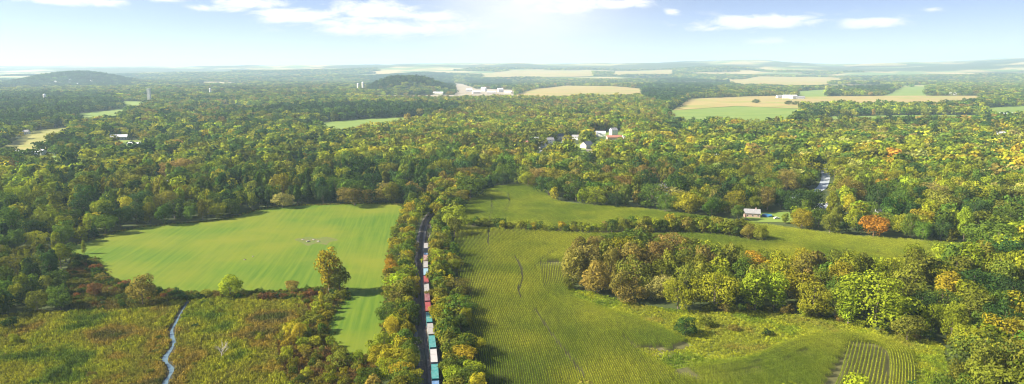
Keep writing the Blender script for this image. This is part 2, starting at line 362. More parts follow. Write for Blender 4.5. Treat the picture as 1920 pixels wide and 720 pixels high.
far_field([(1385,398),(1480,398),(1490,418),(1410,416)], M['pasture'], 'lawn behind the tree line of the corn field', lower=1.0)
far_field([(1525,380),(1570,380),(1572,402),(1528,400)], M['pasture'], 'small lawn beside the white cottage', lower=1.0)
far_field([(1596,366),(1650,369),(1700,374),(1690,379),(1600,376)], M['pasture'], 'strip of mown grass behind the tree line', lower=1.0)
far_field([(1640,392),(1662,392),(1664,402),(1640,402)], M['pasture'], 'little grass clearing by the dark shed', lower=1.0)

# ---- roads
def ribbon(name, pts, w, m, label, off=.06, z0=None):
    p = np.array(smooth_open(pts, 8)); t = np.gradient(p, axis=0); t /= np.linalg.norm(t, axis=1)[:,None]; n = np.stack([t[:,1], -t[:,0]], 1)
    w = np.interp(np.linspace(0,1,len(p)), np.linspace(0,1,len(np.atleast_1d(w))), np.atleast_1d(w))[:,None]
    a, b = p-n*w/2, p+n*w/2; v = []
    for q in (a, b): v += list(zip(q[:,0], q[:,1], height(q[:,0], q[:,1])+off))
    k = len(p); f = [(i, k+i, k+i+1, i+1) for i in range(k-1)]
    return tag(obj(name, mesh_of(name, v, f, (m,))), label, kind='structure'), [tuple(q) for q in p]
ROADS = []
_, q = ribbon('road', [unproj(*p) for p in [(1480,372),(1505,365),(1535,356),(1546,342),(1548,325),(1541,300),(1537,285)]], 8.5, M['asphalt'], 'blue grey country road winding out of the right-hand woods', .1); ROADS.append((q, 11))
_, q = ribbon('road', [unproj(*p) for p in [(1002,292),(1022,281),(1040,273),(1062,264),(1085,255)]], 9, M['asphalt'], 'pale village road leading up to the white houses', .1); ROADS.append((q, 11))

# ---- creek
CREEK = smooth_open(G([(352,566),(342,582),(335,594),(331,603),(325,613),(322,623),(324,634),(326,644),(320,656),(311,668),(310,677),(317,685),(322,695),(316,708),(310,718),(316,740),(330,780),(320,830)]), 8)
def water_mat():
    m = bpy.data.materials.new('creek_water'); m.use_nodes = True; N, L = m.node_tree.nodes, m.node_tree.links; b = N['Principled BSDF']
    b.inputs['Base Color'].default_value = (.10,.16,.19,1); b.inputs['Roughness'].default_value = .08; b.inputs['Specular IOR Level'].default_value = 1.0
    b.inputs['IOR'].default_value = 1.6
    n = N.new('ShaderNodeTexNoise'); n.inputs['Scale'].default_value = 2.5; bp = N.new('ShaderNodeBump'); bp.inputs['Strength'].default_value = .15
    L.new(n.outputs['Fac'], bp.inputs['Height']); L.new(bp.outputs[0], b.inputs['Normal']); return m
M['water'] = water_mat()
M['wetbank'] = mat('creek_bank_mud', (.03,.03,.016), .7, (.05,.045,.02), .8)
ribbon('creek_bank', CREEK[::8], [2.2,3.4,4.4,3.2,4.6,3.6,5.0,3.2,4.4,3.8,4.8,3.6,4.6], M['wetbank'], 'dark muddy banks of the creek in the marsh', .03)
ribbon('creek', CREEK[::8], [.3,.5,.5,1.3,.6,1.6,2.0,.8,1.6,2.3,1.0,2.1,.9,1.9,2.3,1.2,2.2], M['water'], 'pale blue creek winding through the marsh', .045)

# ------------------------------------------------------------------ railway
RAIL = np.array(smooth_open(G([(806,1000),(807,800),(806,720),(801.5,660),(796.5,620),(793,560),(792,520),(793,480),(795,450),(801,420),(812,400),(833,380),(862,360),(895,342),(935,322),(985,305)]), 24))
ds = np.r_[0, np.cumsum(np.hypot(*np.diff(RAIL, axis=0).T))]; sN = np.arange(0, ds[-1], 2.0)
RAIL = np.stack([np.interp(sN, ds, RAIL[:,0]), np.interp(sN, ds, RAIL[:,1])], 1)
for _ in range(30): RAIL[1:-1] = .25*RAIL[:-2]+.5*RAIL[1:-1]+.25*RAIL[2:]
def rail_at(s, off=0):
    x = np.interp(s, sN, RAIL[:,0]); y = np.interp(s, sN, RAIL[:,1]); e = 3.0
    tx = np.interp(s+e, sN, RAIL[:,0])-np.interp(s-e, sN, RAIL[:,0]); ty = np.interp(s+e, sN, RAIL[:,1])-np.interp(s-e, sN, RAIL[:,1])
    l = np.hypot(tx, ty); return x+off*ty/l, y-off*tx/l, np.arctan2(ty, tx)
def extrude_profile(prof, s0, s1, ds_=4.0, center=0, close=False):
    ss = np.arange(s0, s1, ds_); v = []; f = []; n = len(prof)
    for s in ss:
        for o, z in prof:
            x, y, _ = rail_at(s, center+o); v.append((x, y, z))
    for i in range(len(ss)-1):
        for k in range(n if close else n-1):
            a, b = i*n+k, i*n+(k+1) % n; f.append((a, b, b+n, a+n))
    return v, f
S_END = sN[-1]-6
rt = empty('railway', (0,0,0)); tag(rt, 'double railway track on grey ballast between two tree rows', kind='structure')
v, f = extrude_profile([(-4.9,0.02),(-3.9,.62),(3.9,.62),(4.9,.02)], 4, S_END); obj('ballast', mesh_of('ballast', v, f, (M['gravel'],)), rt)
for c in (-1.95, 1.95):
    for g in (-.75, .75):
        v, f = extrude_profile([(g-.06,.70),(g-.04,.9),(g+.04,.9),(g+.06,.70)], 4, S_END); obj('rail', mesh_of('rail', v, f, (M['steel'],)), rt)
mb = MB()
for c in (-1.95, 1.95):
    for s in np.arange(60, 640, .65):
        x, y, a = rail_at(s, c); Mx = Matrix.Translation((x, y, 0)) @ Matrix.Rotation(a, 4, 'Z'); mb.box(-.12,.12,-1.3,1.3,.6,.70, Mx)
tag(obj('sleepers', mb.mesh('sleepers', M['tie']), rt), kind='stuff')
wd_ = np.where(RAIL[:,1] > 520, 4.2, 5.0)
rail_poly = [tuple(p[:2]) for p in zip(*rail_at(sN, -wd_)[:2])]+[tuple(p[:2]) for p in list(zip(*rail_at(sN, wd_)[:2]))[::-1]]
CLEAR.append(rail_poly)

# ------------------------------------------------------------------ the train
def paint(name, c, fade=.25, rough=.5):
    return mat(name, c, rough, tuple(x*(1-fade)+.45*fade for x in c), .9, (1,1,.3), 0, 6, second=(tuple(x*.55+.03 for x in c), .5, .55, .75))
PAINT = {'white': paint('container_white', (.27,.26,.255), .15), 'blue': paint('container_blue', (.06,.16,.33)), 'pink': paint('container_faded_red', (.27,.14,.125)),
         'light blue': paint('container_light_blue', (.17,.3,.38)), 'red': paint('container_red', (.24,.035,.03), .1), 'grey': paint('container_grey', (.36,.35,.36)),
         'teal': paint('container_teal', (.025,.19,.19), .18), 'maroon': paint('container_maroon', (.17,.05,.055), .2)}
M['car'] = mat('wagon_paint', (.16,.1,.07), .7, (.23,.16,.12), 1); M['wheel'] = mat('wheel_steel', (.08,.075,.07), .5); M['dark'] = mat('door_gear', (.2,.2,.2), .5)
def container_meshes(col):
    m = PAINT[col]; Lh, Wd, Hh = 6.095, 1.22, 2.6; v = []; f = []
    def corr(n, a, b, fix, depth, axis):    # corrugated panel between a and b
        base = len(v)
        for i in range(n+1):
            t = a+(b-a)*i/n; o = fix+(depth if (i//2) % 2 else 0)
            for z in (.12, Hh-.1): v.append((t, o, z) if axis == 'x' else (o, t, z))
        for i in range(n): q = base+2*i; f.append((q, q+2, q+3, q+1))
    corr(44, -Lh+.12, Lh-.12, Wd-.05, .04, 'x'); corr(44, -Lh+.12, Lh-.12, -Wd+.05, -.04, 'x'); corr(8, -Wd+.1, Wd-.1, -Lh+.06, -.04, 'y')
    base = len(v)
    for i in range(41):
        t = -Lh+.1+(2*Lh-.2)*i/40; z = Hh-.05+(.035 if (i//2) % 2 else 0); v.extend([(t, -Wd+.08, z), (t, Wd-.08, z)])
    for i in range(40): q = base+2*i; f.append((q, q+1, q+3, q+2))
    body = mesh_of('container_body', v, f, (m,))
    fr = MB()
    for sx in (-1, 1):
        for sy in (-1, 1): fr.box(sx*Lh-.08, sx*Lh+.08, sy*Wd-.08, sy*Wd+.08, 0, Hh)
        fr.box(sx*Lh-.07, sx*Lh+.07, -Wd+.08, Wd-.08, 0, .13); fr.box(sx*Lh-.07, sx*Lh+.07, -Wd+.08, Wd-.08, Hh-.12, Hh-.005)
    for sy in (-1, 1): fr.box(-Lh+.08, Lh-.08, sy*Wd-.06, sy*Wd+.06, .0, .13); fr.box(-Lh+.08, Lh-.08, sy*Wd-.06, sy*Wd+.06, Hh-.11, Hh-.004)
    frame = fr.mesh('container_frame', m)
    door = MB().box(Lh-.06, Lh-.01, .02, Wd-.09, .14, Hh-.13).mesh('container_door', m)
    bars = MB()
    for q in (.35, .8): bars.tube((Lh+.015, q, .15), (Lh+.015, q, Hh-.14), .025, .025, 5); bars.box(Lh, Lh+.03, q, q+.25, 1.1, 1.16)
    return body, frame, door, bars.mesh('lock_rods', M['dark'])
CONT = {k: container_meshes(k) for k in PAINT}
def container(col, loc, rz, label, group):
    t = empty('shipping_container', loc, rz); tag(t, label, 'container', group); b, fr, d, br = CONT[col]
    obj('body', b, t); obj('frame', fr, t)
    for s in (1, -1):
        dd = obj('door', d, t, scale=(1, s, 1)); obj('lock_rods', br, dd)
    return t
fb = MB()
for sy in (-1, 1): fb.box(-6.55, 6.55, sy*1.42-.06, sy*1.42+.06, .22, 1.15); fb.box(-6.55, 6.55, sy*1.42-.11, sy*1.42+.11, 1.15, 1.24)
for x in np.linspace(-6, 6, 7): fb.box(x-.12, x+.12, -1.36, 1.36, .22, .34)
for sx in (-1, 1): fb.box(min(sx*6.55, sx*7.0), max(sx*6.55, sx*7.0), -1.3, 1.3, .8, 1.1); fb.box(min(sx*6.35, sx*6.55), max(sx*6.35, sx*6.55), -1.36, 1.36, .3, 1.2)
CAR_FRAME = fb.mesh('wagon_frame', M['car'])
tb = MB()
for sy in (-1, 1): tb.box(-1.2, 1.2, sy*1.0-.1, sy*1.0+.1, .35, .7)
tb.box(-.25, .25, -1, 1, .4, .78); TRUCK = tb.mesh('truck_frame', M['car'])
WHEEL = MB().tube((0,-.07,0), (0,.07,0), .45, .45, 14).mesh('wheel', M['wheel']); 
TOP_Z = .9
ORDER = ['white','blue','pink','white','light blue','red','white','maroon','red','teal','white','teal','grey','teal','blue']
LOW = ['grey','blue','blue','maroon','white','blue','grey','red','maroon','blue','teal','teal','white','blue','teal']
words = ['farthest','second','third','fourth','fifth','sixth','seventh','eighth','ninth','tenth','eleventh','twelfth','thirteenth','fourteenth','fifteenth']
def s_at_pixel(py, z):      # along-track distance at which the track passes image row py at height z
    best = None
    for s in np.arange(10, S_END, .5):
        x, y, _ = rail_at(s, 1.95); p = proj(float(x), float(y), z)[1]
        if best is None or abs(p-py) < best[0]: best = (abs(p-py), s)
    return best[1]
s_far = s_at_pixel(455, 6.5)-7
for i, (c, lo) in enumerate(zip(ORDER, LOW)):
    s = s_far-14.05*i
    if s < 8: break
    x, y, a = rail_at(s, 1.95); x, y, a = float(x), float(y), float(a)
    n = 'farthest' if i == 0 else words[i]+' from the far end'
    t = empty('well_wagon', (x, y, TOP_Z), a); tag(t, 'brown steel container wagon, %s of the freight train' % n, 'wagon', 'wagons of the freight train')
    obj('frame', CAR_FRAME, t)
    for sx in ((-1, 1) if i == 0 else (-1,)):      # neighbouring wagons share the truck between them
        k = obj('truck', TRUCK, t, (sx*7.02, 0, 0))
        for wx in (-.85, .85):
            for wy in (-.75, .75): obj('wheel', WHEEL, k, (wx, wy, .45))
    high = i != 1
    fl = math.pi if i % 3 == 0 else 0
    container(lo, (x, y, TOP_Z+.36), a+fl, ('%s shipping container in the lower tier, in the %s wagon' % (lo, n)) if high else '%s shipping container without another on top, %s wagon' % (lo, n), 'containers on the train')
    if high: container(c, (x, y, TOP_Z+.36+2.61), a+fl, '%s shipping container in the upper tier, on the %s wagon' % (c, n), 'containers on the train')

# ------------------------------------------------------------------ tree forms (unit height)
def set_shade(me, per_face):
    at = me.attributes.new('shade', 'FLOAT', 'FACE'); at.data.foreach_set('value', np.asarray(per_face, np.float32))
def leaf_cloud(lobes, n, leaf, seed, inner=.16, droop=0.0):
    """leaf clumps spread over the lobes of a crown; each clump is a small folded blade"""
    g = np.random.default_rng(seed); L = np.array(lobes, float); area = (L[:,3]*L[:,4]+L[:,3]*L[:,5]+L[:,4]*L[:,5]); pr = area/area.sum()
    P = []; Nn = []
    while len(P) < n:
        k = g.choice(len(L), p=pr); d = g.normal(size=3); d /= np.linalg.norm(d)
        if d[2] < -.35 and g.random() < .6: continue
        rr = g.uniform(.35, .8) if g.random() < inner else 1+g.normal()*.075
        p = L[k,:3]+d*L[k,3:6]*rr
        q = np.linalg.norm((p-L[:,:3])/L[:,3:6], axis=1); q[k] = 9
        if rr > .82 and q.min() < .72: continue
        nn = d/L[k,3:6]; nn /= np.linalg.norm(nn); P.append(p); Nn.append(nn)
    P = np.array(P); Nn = np.array(Nn)+g.normal(size=(n,3))*.36; Nn /= np.linalg.norm(Nn, axis=1)[:,None]
    a = np.cross(Nn, g.normal(size=(n,3))); a /= np.linalg.norm(a, axis=1)[:,None]; b = np.cross(Nn, a)
    sz = (leaf*g.uniform(.6, 1.4, n))[:,None]; fold = sz*.35*Nn
    v = np.stack([P-a*sz, P-b*sz*.75+fold*.2, P+a*sz+fold, P+b*sz*.75+fold*.2], 1).reshape(-1,3)
    f = np.arange(4*n).reshape(n,4)
    cl = noise(P[:,0]*10+seed, P[:,1]*10+P[:,2]*7, 1.6, seed, 2)
    return v, f, np.clip(.35*g.random(n)+.9*cl-.12, 0, 1)
def lobes_for(kind, g):
    L = []
    if kind == 'round':
        L.append((0,0,.52,.30,.30,.4))
        for i in range(9):
            a = i*2.4+g.uniform(-.4,.4); h = g.uniform(.24,.84); r = .27*math.sqrt(max(.1,1-((h-.55)/.42)**2)); s = g.uniform(.13,.19)
            L.append((math.cos(a)*r, math.sin(a)*r, h, s, s, s*g.uniform(.8,1.05)))
    elif kind == 'broad':
        L.append((0,0,.5,.36,.36,.36))
        for i in range(13):
            a = i*2.4+g.uniform(-.5,.5); h = g.uniform(.15,.86); r = .42*math.sqrt(max(.08,1-((h-.46)/.5)**2)); s = g.uniform(.12,.2)
            L.append((math.cos(a)*r, math.sin(a)*r, h, s, s, s*g.uniform(.7,1.0)))
    elif kind == 'tall':
        for i in range(12):
            a = i*2.4+g.uniform(-.5,.5); h = .24+.68*i/11; r = .17*math.sqrt(max(.1,1-((h-.5)/.5)**2))+.02; s = g.uniform(.11,.165)
            L.append((math.cos(a)*r, math.sin(a)*r, h, s, s, s*1.15))
        L.append((0,0,.55,.17,.17,.36))
    elif kind == 'slim':
        L.append((0,0,.52,.13,.13,.42))
        for i in range(8):
            a = i*2.4; h = .2+.7*i/7; s = g.uniform(.08,.11); r = .09*(1-abs(h-.45)); L.append((math.cos(a)*r, math.sin(a)*r, h, s, s, s*1.4))
    elif kind == 'shrub':
        L.append((0,0,.42,.42,.42,.4))
        for i in range(8):
            a = i*2.4+g.uniform(-.4,.4); h = g.uniform(.2,.8); r = .42*math.sqrt(max(.1,1-((h-.35)/.6)**2)); s = g.uniform(.17,.27)
            L.append((math.cos(a)*r, math.sin(a)*r, h, s, s, s))
    elif kind == 'spire':
        for i in range(9):
            h = .14+.8*i/8; s = .23*(1-i/9.2); L.append((0,0,h,s,s,.085))
    return L
def trunk_mb(kind, g, limbs=True):
    mb = MB(); top = .32 if kind != 'shrub' else .15; r = .022 if kind not in ('broad','tall') else .028
    mb.tube((0,0,-.03), (0,0,top), r, r*.72, 7)
    if limbs:
        for i in range(5):
            a = i*2.5+g.uniform(-.4,.4); ln = g.uniform(.2,.34); w = {'slim':.25,'spire':.2}.get(kind, .6)
            q = (math.cos(a)*ln*w, math.sin(a)*ln*w, top+ln); mb.tube((0,0,top-.03*i*.5), q, r*.5, r*.16, 5)
        mb.tube((0,0,top), (0,0,.8), r*.7, r*.2, 6)
    return mb
FORMS = []                                   # near forms: (kind, trunk mesh, crown mesh)
for kind, count in (('round',4),('broad',3),('tall',3),('slim',2),('shrub',3),('spire',1)):
    for c in range(count):
        sd_ = 100+len(FORMS)*7; g = random.Random(sd_)
        n = {'broad':3400,'round':2300,'tall':2300,'slim':1100,'shrub':900,'spire':1200}[kind]; lf = {'broad':.021,'round':.023,'tall':.022,'slim':.024,'shrub':.045,'spire':.028}[kind]
        v, f, sh = leaf_cloud(lobes_for(kind, g), n, lf, sd_); cm = mesh_of('crown_'+kind, v, f, (M['leaf'],)); set_shade(cm, sh)
        FORMS.append((kind, trunk_mb(kind, g).mesh('trunk_'+kind, M['bark']), cm))
PROTO = bpy.data.collections.new('mass_forms')   # low forms for the uncounted masses; not linked to the scene
NPROTO = [0]
def add_proto(me):
    o = bpy.data.objects.new('form_%02d' % NPROTO[0], me); PROTO.objects.link(o); NPROTO[0] += 1; return NPROTO[0]-1
def mass_tree(kind, n, leaf, seed):
    g = random.Random(seed); v, f, sh = leaf_cloud(lobes_for(kind, g), n, leaf, seed, .1)
    mb = trunk_mb(kind, g, n > 300); k = len(v); vv = list(map(tuple, v))+mb.v; ff = [tuple(q) for q in f]+[tuple(i+k for i in q) for q in mb.f]
    me = mesh_of('form', vv, ff, (M['leaf_i'], M['bark'])); set_shade(me, list(sh)+[0]*len(mb.f))
    mi = np.array([0]*len(f)+[1]*len(mb.f), np.int32); me.polygons.foreach_set('material_index', mi); return add_proto(me)
MID = {k: [mass_tree(k, 620, .042, 300+i*13+j*5) for j in range(3)] for i, k in enumerate(('round','broad','tall','slim','spire','shrub'))}
LOWF = {k: [mass_tree(k, 170, .078, 500+i*13+j*5) for j in range(3)] for i, k in enumerate(('round','broad','tall','spire'))}
def clump_form(seed):
    g = random.Random(seed); L = []
    for i in range(9):
        a = g.uniform(0,6.28); r = g.uniform(0,.75); s = g.uniform(.2,.34); h = g.uniform(.5,.72); L.append((math.cos(a)*r, math.sin(a)*r, h, s, s, .36))
    v, f, sh = leaf_cloud(L, 220, .1, seed, .05); me = mesh_of('form', v, f, (M['leaf_i'],)); set_shade(me, sh); return add_proto(me)
CLUMP = [clump_form(700+i) for i in range(4)]
_ng = {}
def scatter(name, pos, rotz, scale, pid, tint, label, coll, kind='stuff', cat=None):
    pos = np.asarray(pos, np.float32); n = len(pos); me = bpy.data.meshes.new(name); me.vertices.add(n); me.vertices.foreach_set('co', pos.ravel())
    def at(nm, ty, dat, key='value'): a = me.attributes.new(nm, ty, 'POINT'); a.data.foreach_set(key, np.ascontiguousarray(dat).ravel())
    at('rz', 'FLOAT', np.asarray(rotz, np.float32)); at('sc', 'FLOAT_VECTOR', np.asarray(scale, np.float32), 'vector'); at('pid', 'INT', np.asarray(pid, np.int32))
    at('tint', 'FLOAT_COLOR', np.concatenate([np.asarray(tint, np.float32), np.ones((n,1), np.float32)], 1), 'color')
    o = obj(name, me); tag(o, label, cat, None, kind)
    if coll.name not in _ng:
        ng = bpy.data.node_groups.new('scatter_'+coll.name, 'GeometryNodeTree'); _ng[coll.name] = ng; N, L = ng.nodes, ng.links
        ng.interface.new_socket('Geometry', in_out='INPUT', socket_type='NodeSocketGeometry'); ng.interface.new_socket('Geometry', in_out='OUTPUT', socket_type='NodeSocketGeometry')
        i, ou = N.new('NodeGroupInput'), N.new('NodeGroupOutput'); ip = N.new('GeometryNodeInstanceOnPoints'); ci = N.new('GeometryNodeCollectionInfo')
        ci.inputs['Collection'].default_value = coll; ci.inputs['Separate Children'].default_value = True; ci.inputs['Reset Children'].default_value = True
        def na(nm, ty): a = N.new('GeometryNodeInputNamedAttribute'); a.data_type = ty; a.inputs['Name'].default_value = nm; return a.outputs['Attribute']
        cx = N.new('ShaderNodeCombineXYZ'); L.new(na('rz', 'FLOAT'), cx.inputs['Z']); er = N.new('FunctionNodeEulerToRotation'); L.new(cx.outputs[0], er.inputs[0])
        mp = N.new('GeometryNodeMeshToPoints')
        L.new(i.outputs[0], mp.inputs['Mesh']); L.new(mp.outputs[0], ip.inputs['Points']); L.new(ci.outputs[0], ip.inputs['Instance']); ip.inputs['Pick Instance'].default_value = True
        L.new(na('pid', 'INT'), ip.inputs['Instance Index']); L.new(er.outputs[0], ip.inputs['Rotation']); L.new(na('sc', 'FLOAT_VECTOR'), ip.inputs['Scale'])
        L.new(ip.outputs[0], ou.inputs[0])
    md = o.modifiers.new('scatter', 'NODES'); md.node_group = _ng[coll.name]; return o

# ------------------------------------------------------------------ buildings
M['wwhite'] = mat('white_siding', (.72,.72,.7), .7, (.8,.79,.77), .7); M['wgrey'] = mat('grey_siding', (.4,.42,.45), .7, (.48,.5,.52), .7)
M['wpink'] = mat('faded_brick', (.48,.33,.29), .8, (.56,.42,.38), .8); M['wcream'] = mat('cream_siding', (.66,.6,.5), .8, (.72,.67,.58), .8)
M['rgrey'] = mat('grey_shingles', (.22,.22,.24), .85, (.3,.3,.32), 1); M['rpale'] = mat('pale_metal_roof', (.6,.62,.66), .5, (.7,.71,.74), .6)
M['rred'] = mat('red_shingles', (.3,.12,.09), .85, (.38,.18,.13), 1); M['rdark'] = mat('dark_shingles', (.08,.085,.1), .85, (.13,.13,.15), 1); M['rteal'] = mat('teal_metal_roof', (.1,.32,.34), .5, (.14,.4,.4), .6)
M['glass'] = mat('window_glass', (.03,.04,.05), .1, spec=.8); M['frame'] = mat('window_frame', (.75,.75,.73), .6); M['doorp'] = mat('door_paint', (.2,.1,.07), .6); M['concrete'] = mat('pale_concrete', (.6,.57,.52), .85, (.7,.67,.62), .3)
BUILT = []
def gable(w, d, h, rh, ov=.4, th=.25):
    """roof shell over a w x d plan, ridge along x"""
    v = []; f = []
    hw, hd = w/2+ov, d/2+ov; e = h-ov*rh/(d/2)
    for x in (-hw, hw): v += [(x,-hd,e),(x,0,h+rh),(x,hd,e),(x,-hd,e+th),(x,0,h+rh+th),(x,hd,e+th)]
    f = [(3,4,10,9),(4,5,11,10),(0,6,7,1),(1,7,8,2),(0,3,9,6),(2,8,11,5),(0,1,4,3),(1,2,5,4),(6,9,10,7),(7,10,11,8)]
    return v, f
def house(px, py, w, d, h, rh, rz, wall, roof, label, name='house', cat='house', win=3, chimney=True, floors=1, door=True, group=None, clear=1.4):
    x, y = unproj(px, py); z = float(height(x, y)); t = empty(name, (x, y, z), rz); tag(t, label, cat, group); BUILT.append((x, y, max(w, d)*.5*clear))
    v = [(-w/2,-d/2,-1),(w/2,-d/2,-1),(w/2,d/2,-1),(-w/2,d/2,-1),(-w/2,-d/2,h),(w/2,-d/2,h),(w/2,d/2,h),(-w/2,d/2,h),(-w/2,0,h+rh),(w/2,0,h+rh)]
    f = [(0,1,5,4),(2,3,7,6),(1,2,6,9,5),(3,0,4,8,7)]
    obj('wall', mesh_of('wall', v, f, (M[wall],)), t)
    rv, rf = gable(w, d, h, rh); ro = obj('roof', mesh_of('roof', rv, rf, (M[roof],)), t)
    if chimney: obj('chimney', MB().box(w*.22, w*.22+.8, -.4, .4, h+rh*.6, h+rh+1.2).mesh('chimney', M['wpink']), ro)
    for fl in range(floors):
        zc = h*(fl+.5)/floors
        for i in range(win):
            for sy in (-1, 1):
                xc = -w/2+w*(i+.5)/win+(.3 if door else 0)
                o = obj('window', MB().box(-.55,.55,-.05,.05,-.7,.7).mesh('window', M['frame']), t, (xc, sy*(d/2+.03), zc))
                obj('pane', MB().box(-.45,.45,-.04,.04,-.6,.6).mesh('pane', M['glass']), o, (0, sy*.03, 0))
        for sx in (-1, 1):
            o = obj('window', MB().box(-.05,.05,-.5,.5,-.7,.7).mesh('window', M['frame']), t, (sx*(w/2+.03), 0, zc))
            obj('pane', MB().box(-.04,.04,-.4,.4,-.6,.6).mesh('pane', M['glass']), o, (sx*.03, 0, 0))
    if door: obj('door', MB().box(-.5,.5,-.06,.06,0,2.1).mesh('door', M['doorp']), t, (-w/2+1.0, -(d/2+.04), .1))
    return t
house(1236,362,13,9,5.2,3,.3,'wwhite','rgrey','white house with grey roof in the tree line above the corn',floors=2)
house(1243,372,9,6,2.8,1.6,.25,'wwhite','rteal','low shed with teal roof in front of the white house',name='shed',cat='shed',chimney=False,win=2)
house(1409,406,12,8,3.4,2.6,-.2,'wpink','rgrey','faded pink house with grey roof behind the corn field trees')
house(1543,398,11,8,4.6,2.6,.15,'wwhite','rpale','small white cottage near the winding road')
house(1606,392,7,5,2.8,1.5,-.3,'wwhite','rgrey','tiny white shed between trees beyond the corn',name='shed',cat='shed',chimney=False,win=1)
house(1650,401,9,7,3,2,.2,'wgrey','rdark','dark grey shed at the field edge on the right',name='shed',cat='shed',chimney=False,win=2)
house(1018,277,15,9,6,3.2,.5,'wwhite','rdark','white house beside the village road, left of the others',floors=2)
house(1030,268,13,9,5.5,3,.35,'wwhite','rgrey','white house with grey roof at the bend of the village road',floors=2)
house(986,272,10,8,4,2.5,-.3,'wpink','rred','small reddish house at the village edge')
house(1049,261,14,10,5.5,3.6,.2,'wcream','rdark','cream house with dark roof behind the village road',floors=2)
house(1100,277,20,11,5,4.5,.9,'wcream','rgrey','large cream barn with pale roof by the gravel yard',name='barn',cat='barn',chimney=False)
house(1126,256,17,10,6,3.4,-.15,'wwhite','rpale','white house with pale roof left of the tall house',floors=2)
house(1151,262,24,12,4.5,3,.1,'wpink','rred','long low house with red roof in front of the tall white house')
house(1150,254,12,10,9.5,4,.4,'wwhite','rgrey','tall white house with two storeys on the village rise',floors=3)
house(1063,270,13,9,5,3,.3,'wcream','rred','cream house with red roof beside the village road, behind the bend',floors=2)
house(1080,262,13,9,5,3,-.3,'wwhite','rgrey','white house with grey roof at the top of the village road',floors=2)
house(1174,262,13,9,5,3,.2,'wwhite','rgrey','small white house right of the long red-roofed one',floors=2)
house(1003,266,12,9,5,3,.1,'wwhite','rpale','white house left of the village road among trees',floors=2)
house(1345,300,13,9,5,3,.4,'wwhite','rpale','white house alone in the woods above the upper corn field',floors=2)
house(1700,275,14,9,5,3,-.2,'wwhite','rgrey','white house alone in the right-hand woods',floors=2)
house(850,284,15,10,5,3,.3,'wwhite','rgrey','white house nearly hidden in the central woods')
house(224,262,25,13,5,3.4,.35,'wgrey','rpale','large grey barn with pale roof on the left',name='barn',cat='barn',chimney=False,win=5)
house(254,274,20,9,4,2.2,-.1,'wgrey','rpale','long pale shed in front of the grey barn',name='shed',cat='shed',chimney=False,win=5)
house(46,291,19,10,4.5,2.6,.1,'wwhite','rpale','white house at the left edge, the nearer of two')
house(72,290,18,10,4.5,2.6,-.12,'wwhite','rpale','white house at the left edge, right of its twin')
house(302,348,13,7,3.6,2,.2,'wwhite','rpale','little white house deep in the left woods')
house(50,252,9,7,5,3,.1,'wwhite','rgrey','lone white cottage at the corner of the straw field')
for i, (px, py, w, h, rz, lb) in enumerate([(1462,184,26,7,.1,'white farm shed, leftmost of the farm in the golden field'),(1476,185,34,10,-.2,'large white barn in the middle of the farm'),(1488,186,24,12,.3,'tall white barn at the farm in the golden field'),(1500,186,34,7,0,'long white barn, rightmost of the farm in the golden field')]):
    house(px, py, w, 14, h, 5, rz, 'wwhite', ['rgrey','rpale','rpale','rgrey'][i], lb, name='barn', cat='barn', chimney=False, win=5, group='barns of the farm in the golden field')
for i, (px, py, w, lb) in enumerate([(1783,178,40,'long white farm building, leftmost of the far right farm'),(1805,176,46,'white farm building in the middle of the far right farm'),(1850,174,38,'white farm building, third of the far right farm'),(1882,177,44,'pale farm building, rightmost of the far right farm'),(1893,219,55,'low pale shed by the pasture at the right edge'),(1874,258,18,'white cottage in the woods near the right edge')]):
    house(px, py, w, 15, 6, 4, (i % 3-1)*.2, 'wwhite', 'rpale', lb, name='barn' if i < 5 else 'house', cat='barn' if i < 5 else 'house', chimney=False, win=5)
qn = ['leftmost','second','third','fourth','fifth','sixth','rightmost']
for i, (px, py, w, h) in enumerate([(822,177,50,6),(880,173,30,12),(893,176,36,9),(907,172,24,18),(921,177,40,10),(938,173,26,15),(953,176,36,8)]):
    house(px, py, w, 26, h, 6, (i % 3-1)*.25, 'wwhite' if i % 2 else 'wcream', 'rpale', 'white works building at the quarry, %s of its row' % (qn[i] if i in (0, 6) else qn[i]+' from the left end'), name='works_building', cat='building', chimney=False, win=4, floors=2, group='works buildings at the quarry')
far_spots = [(88,160),(104,154),(118,161),(131,150),(146,158),(158,163),(172,152),(186,160),(203,164),(222,161),(262,166),(318,164),(352,160),(402,166),(452,158),(505,163),(548,150),(598,160)]
for i, (px, py) in enumerate(far_spots):
    house(px, py, 15, 10, 5, 3.5, (i % 5-2)*.3, ['wwhite','wcream','wwhite'][i % 3], ['rgrey','rpale','rdark'][i % 3], 'tiny pale house on the hazy far left slopes, %s from the left' % ['first','second','third','fourth','fifth','sixth','seventh','eighth','ninth','tenth','eleventh','twelfth','thirteenth','fourteenth','fifteenth','sixteenth','seventeenth','eighteenth'][i], win=1, chimney=False, door=False, group='houses on the far left slopes', clear=2.2)
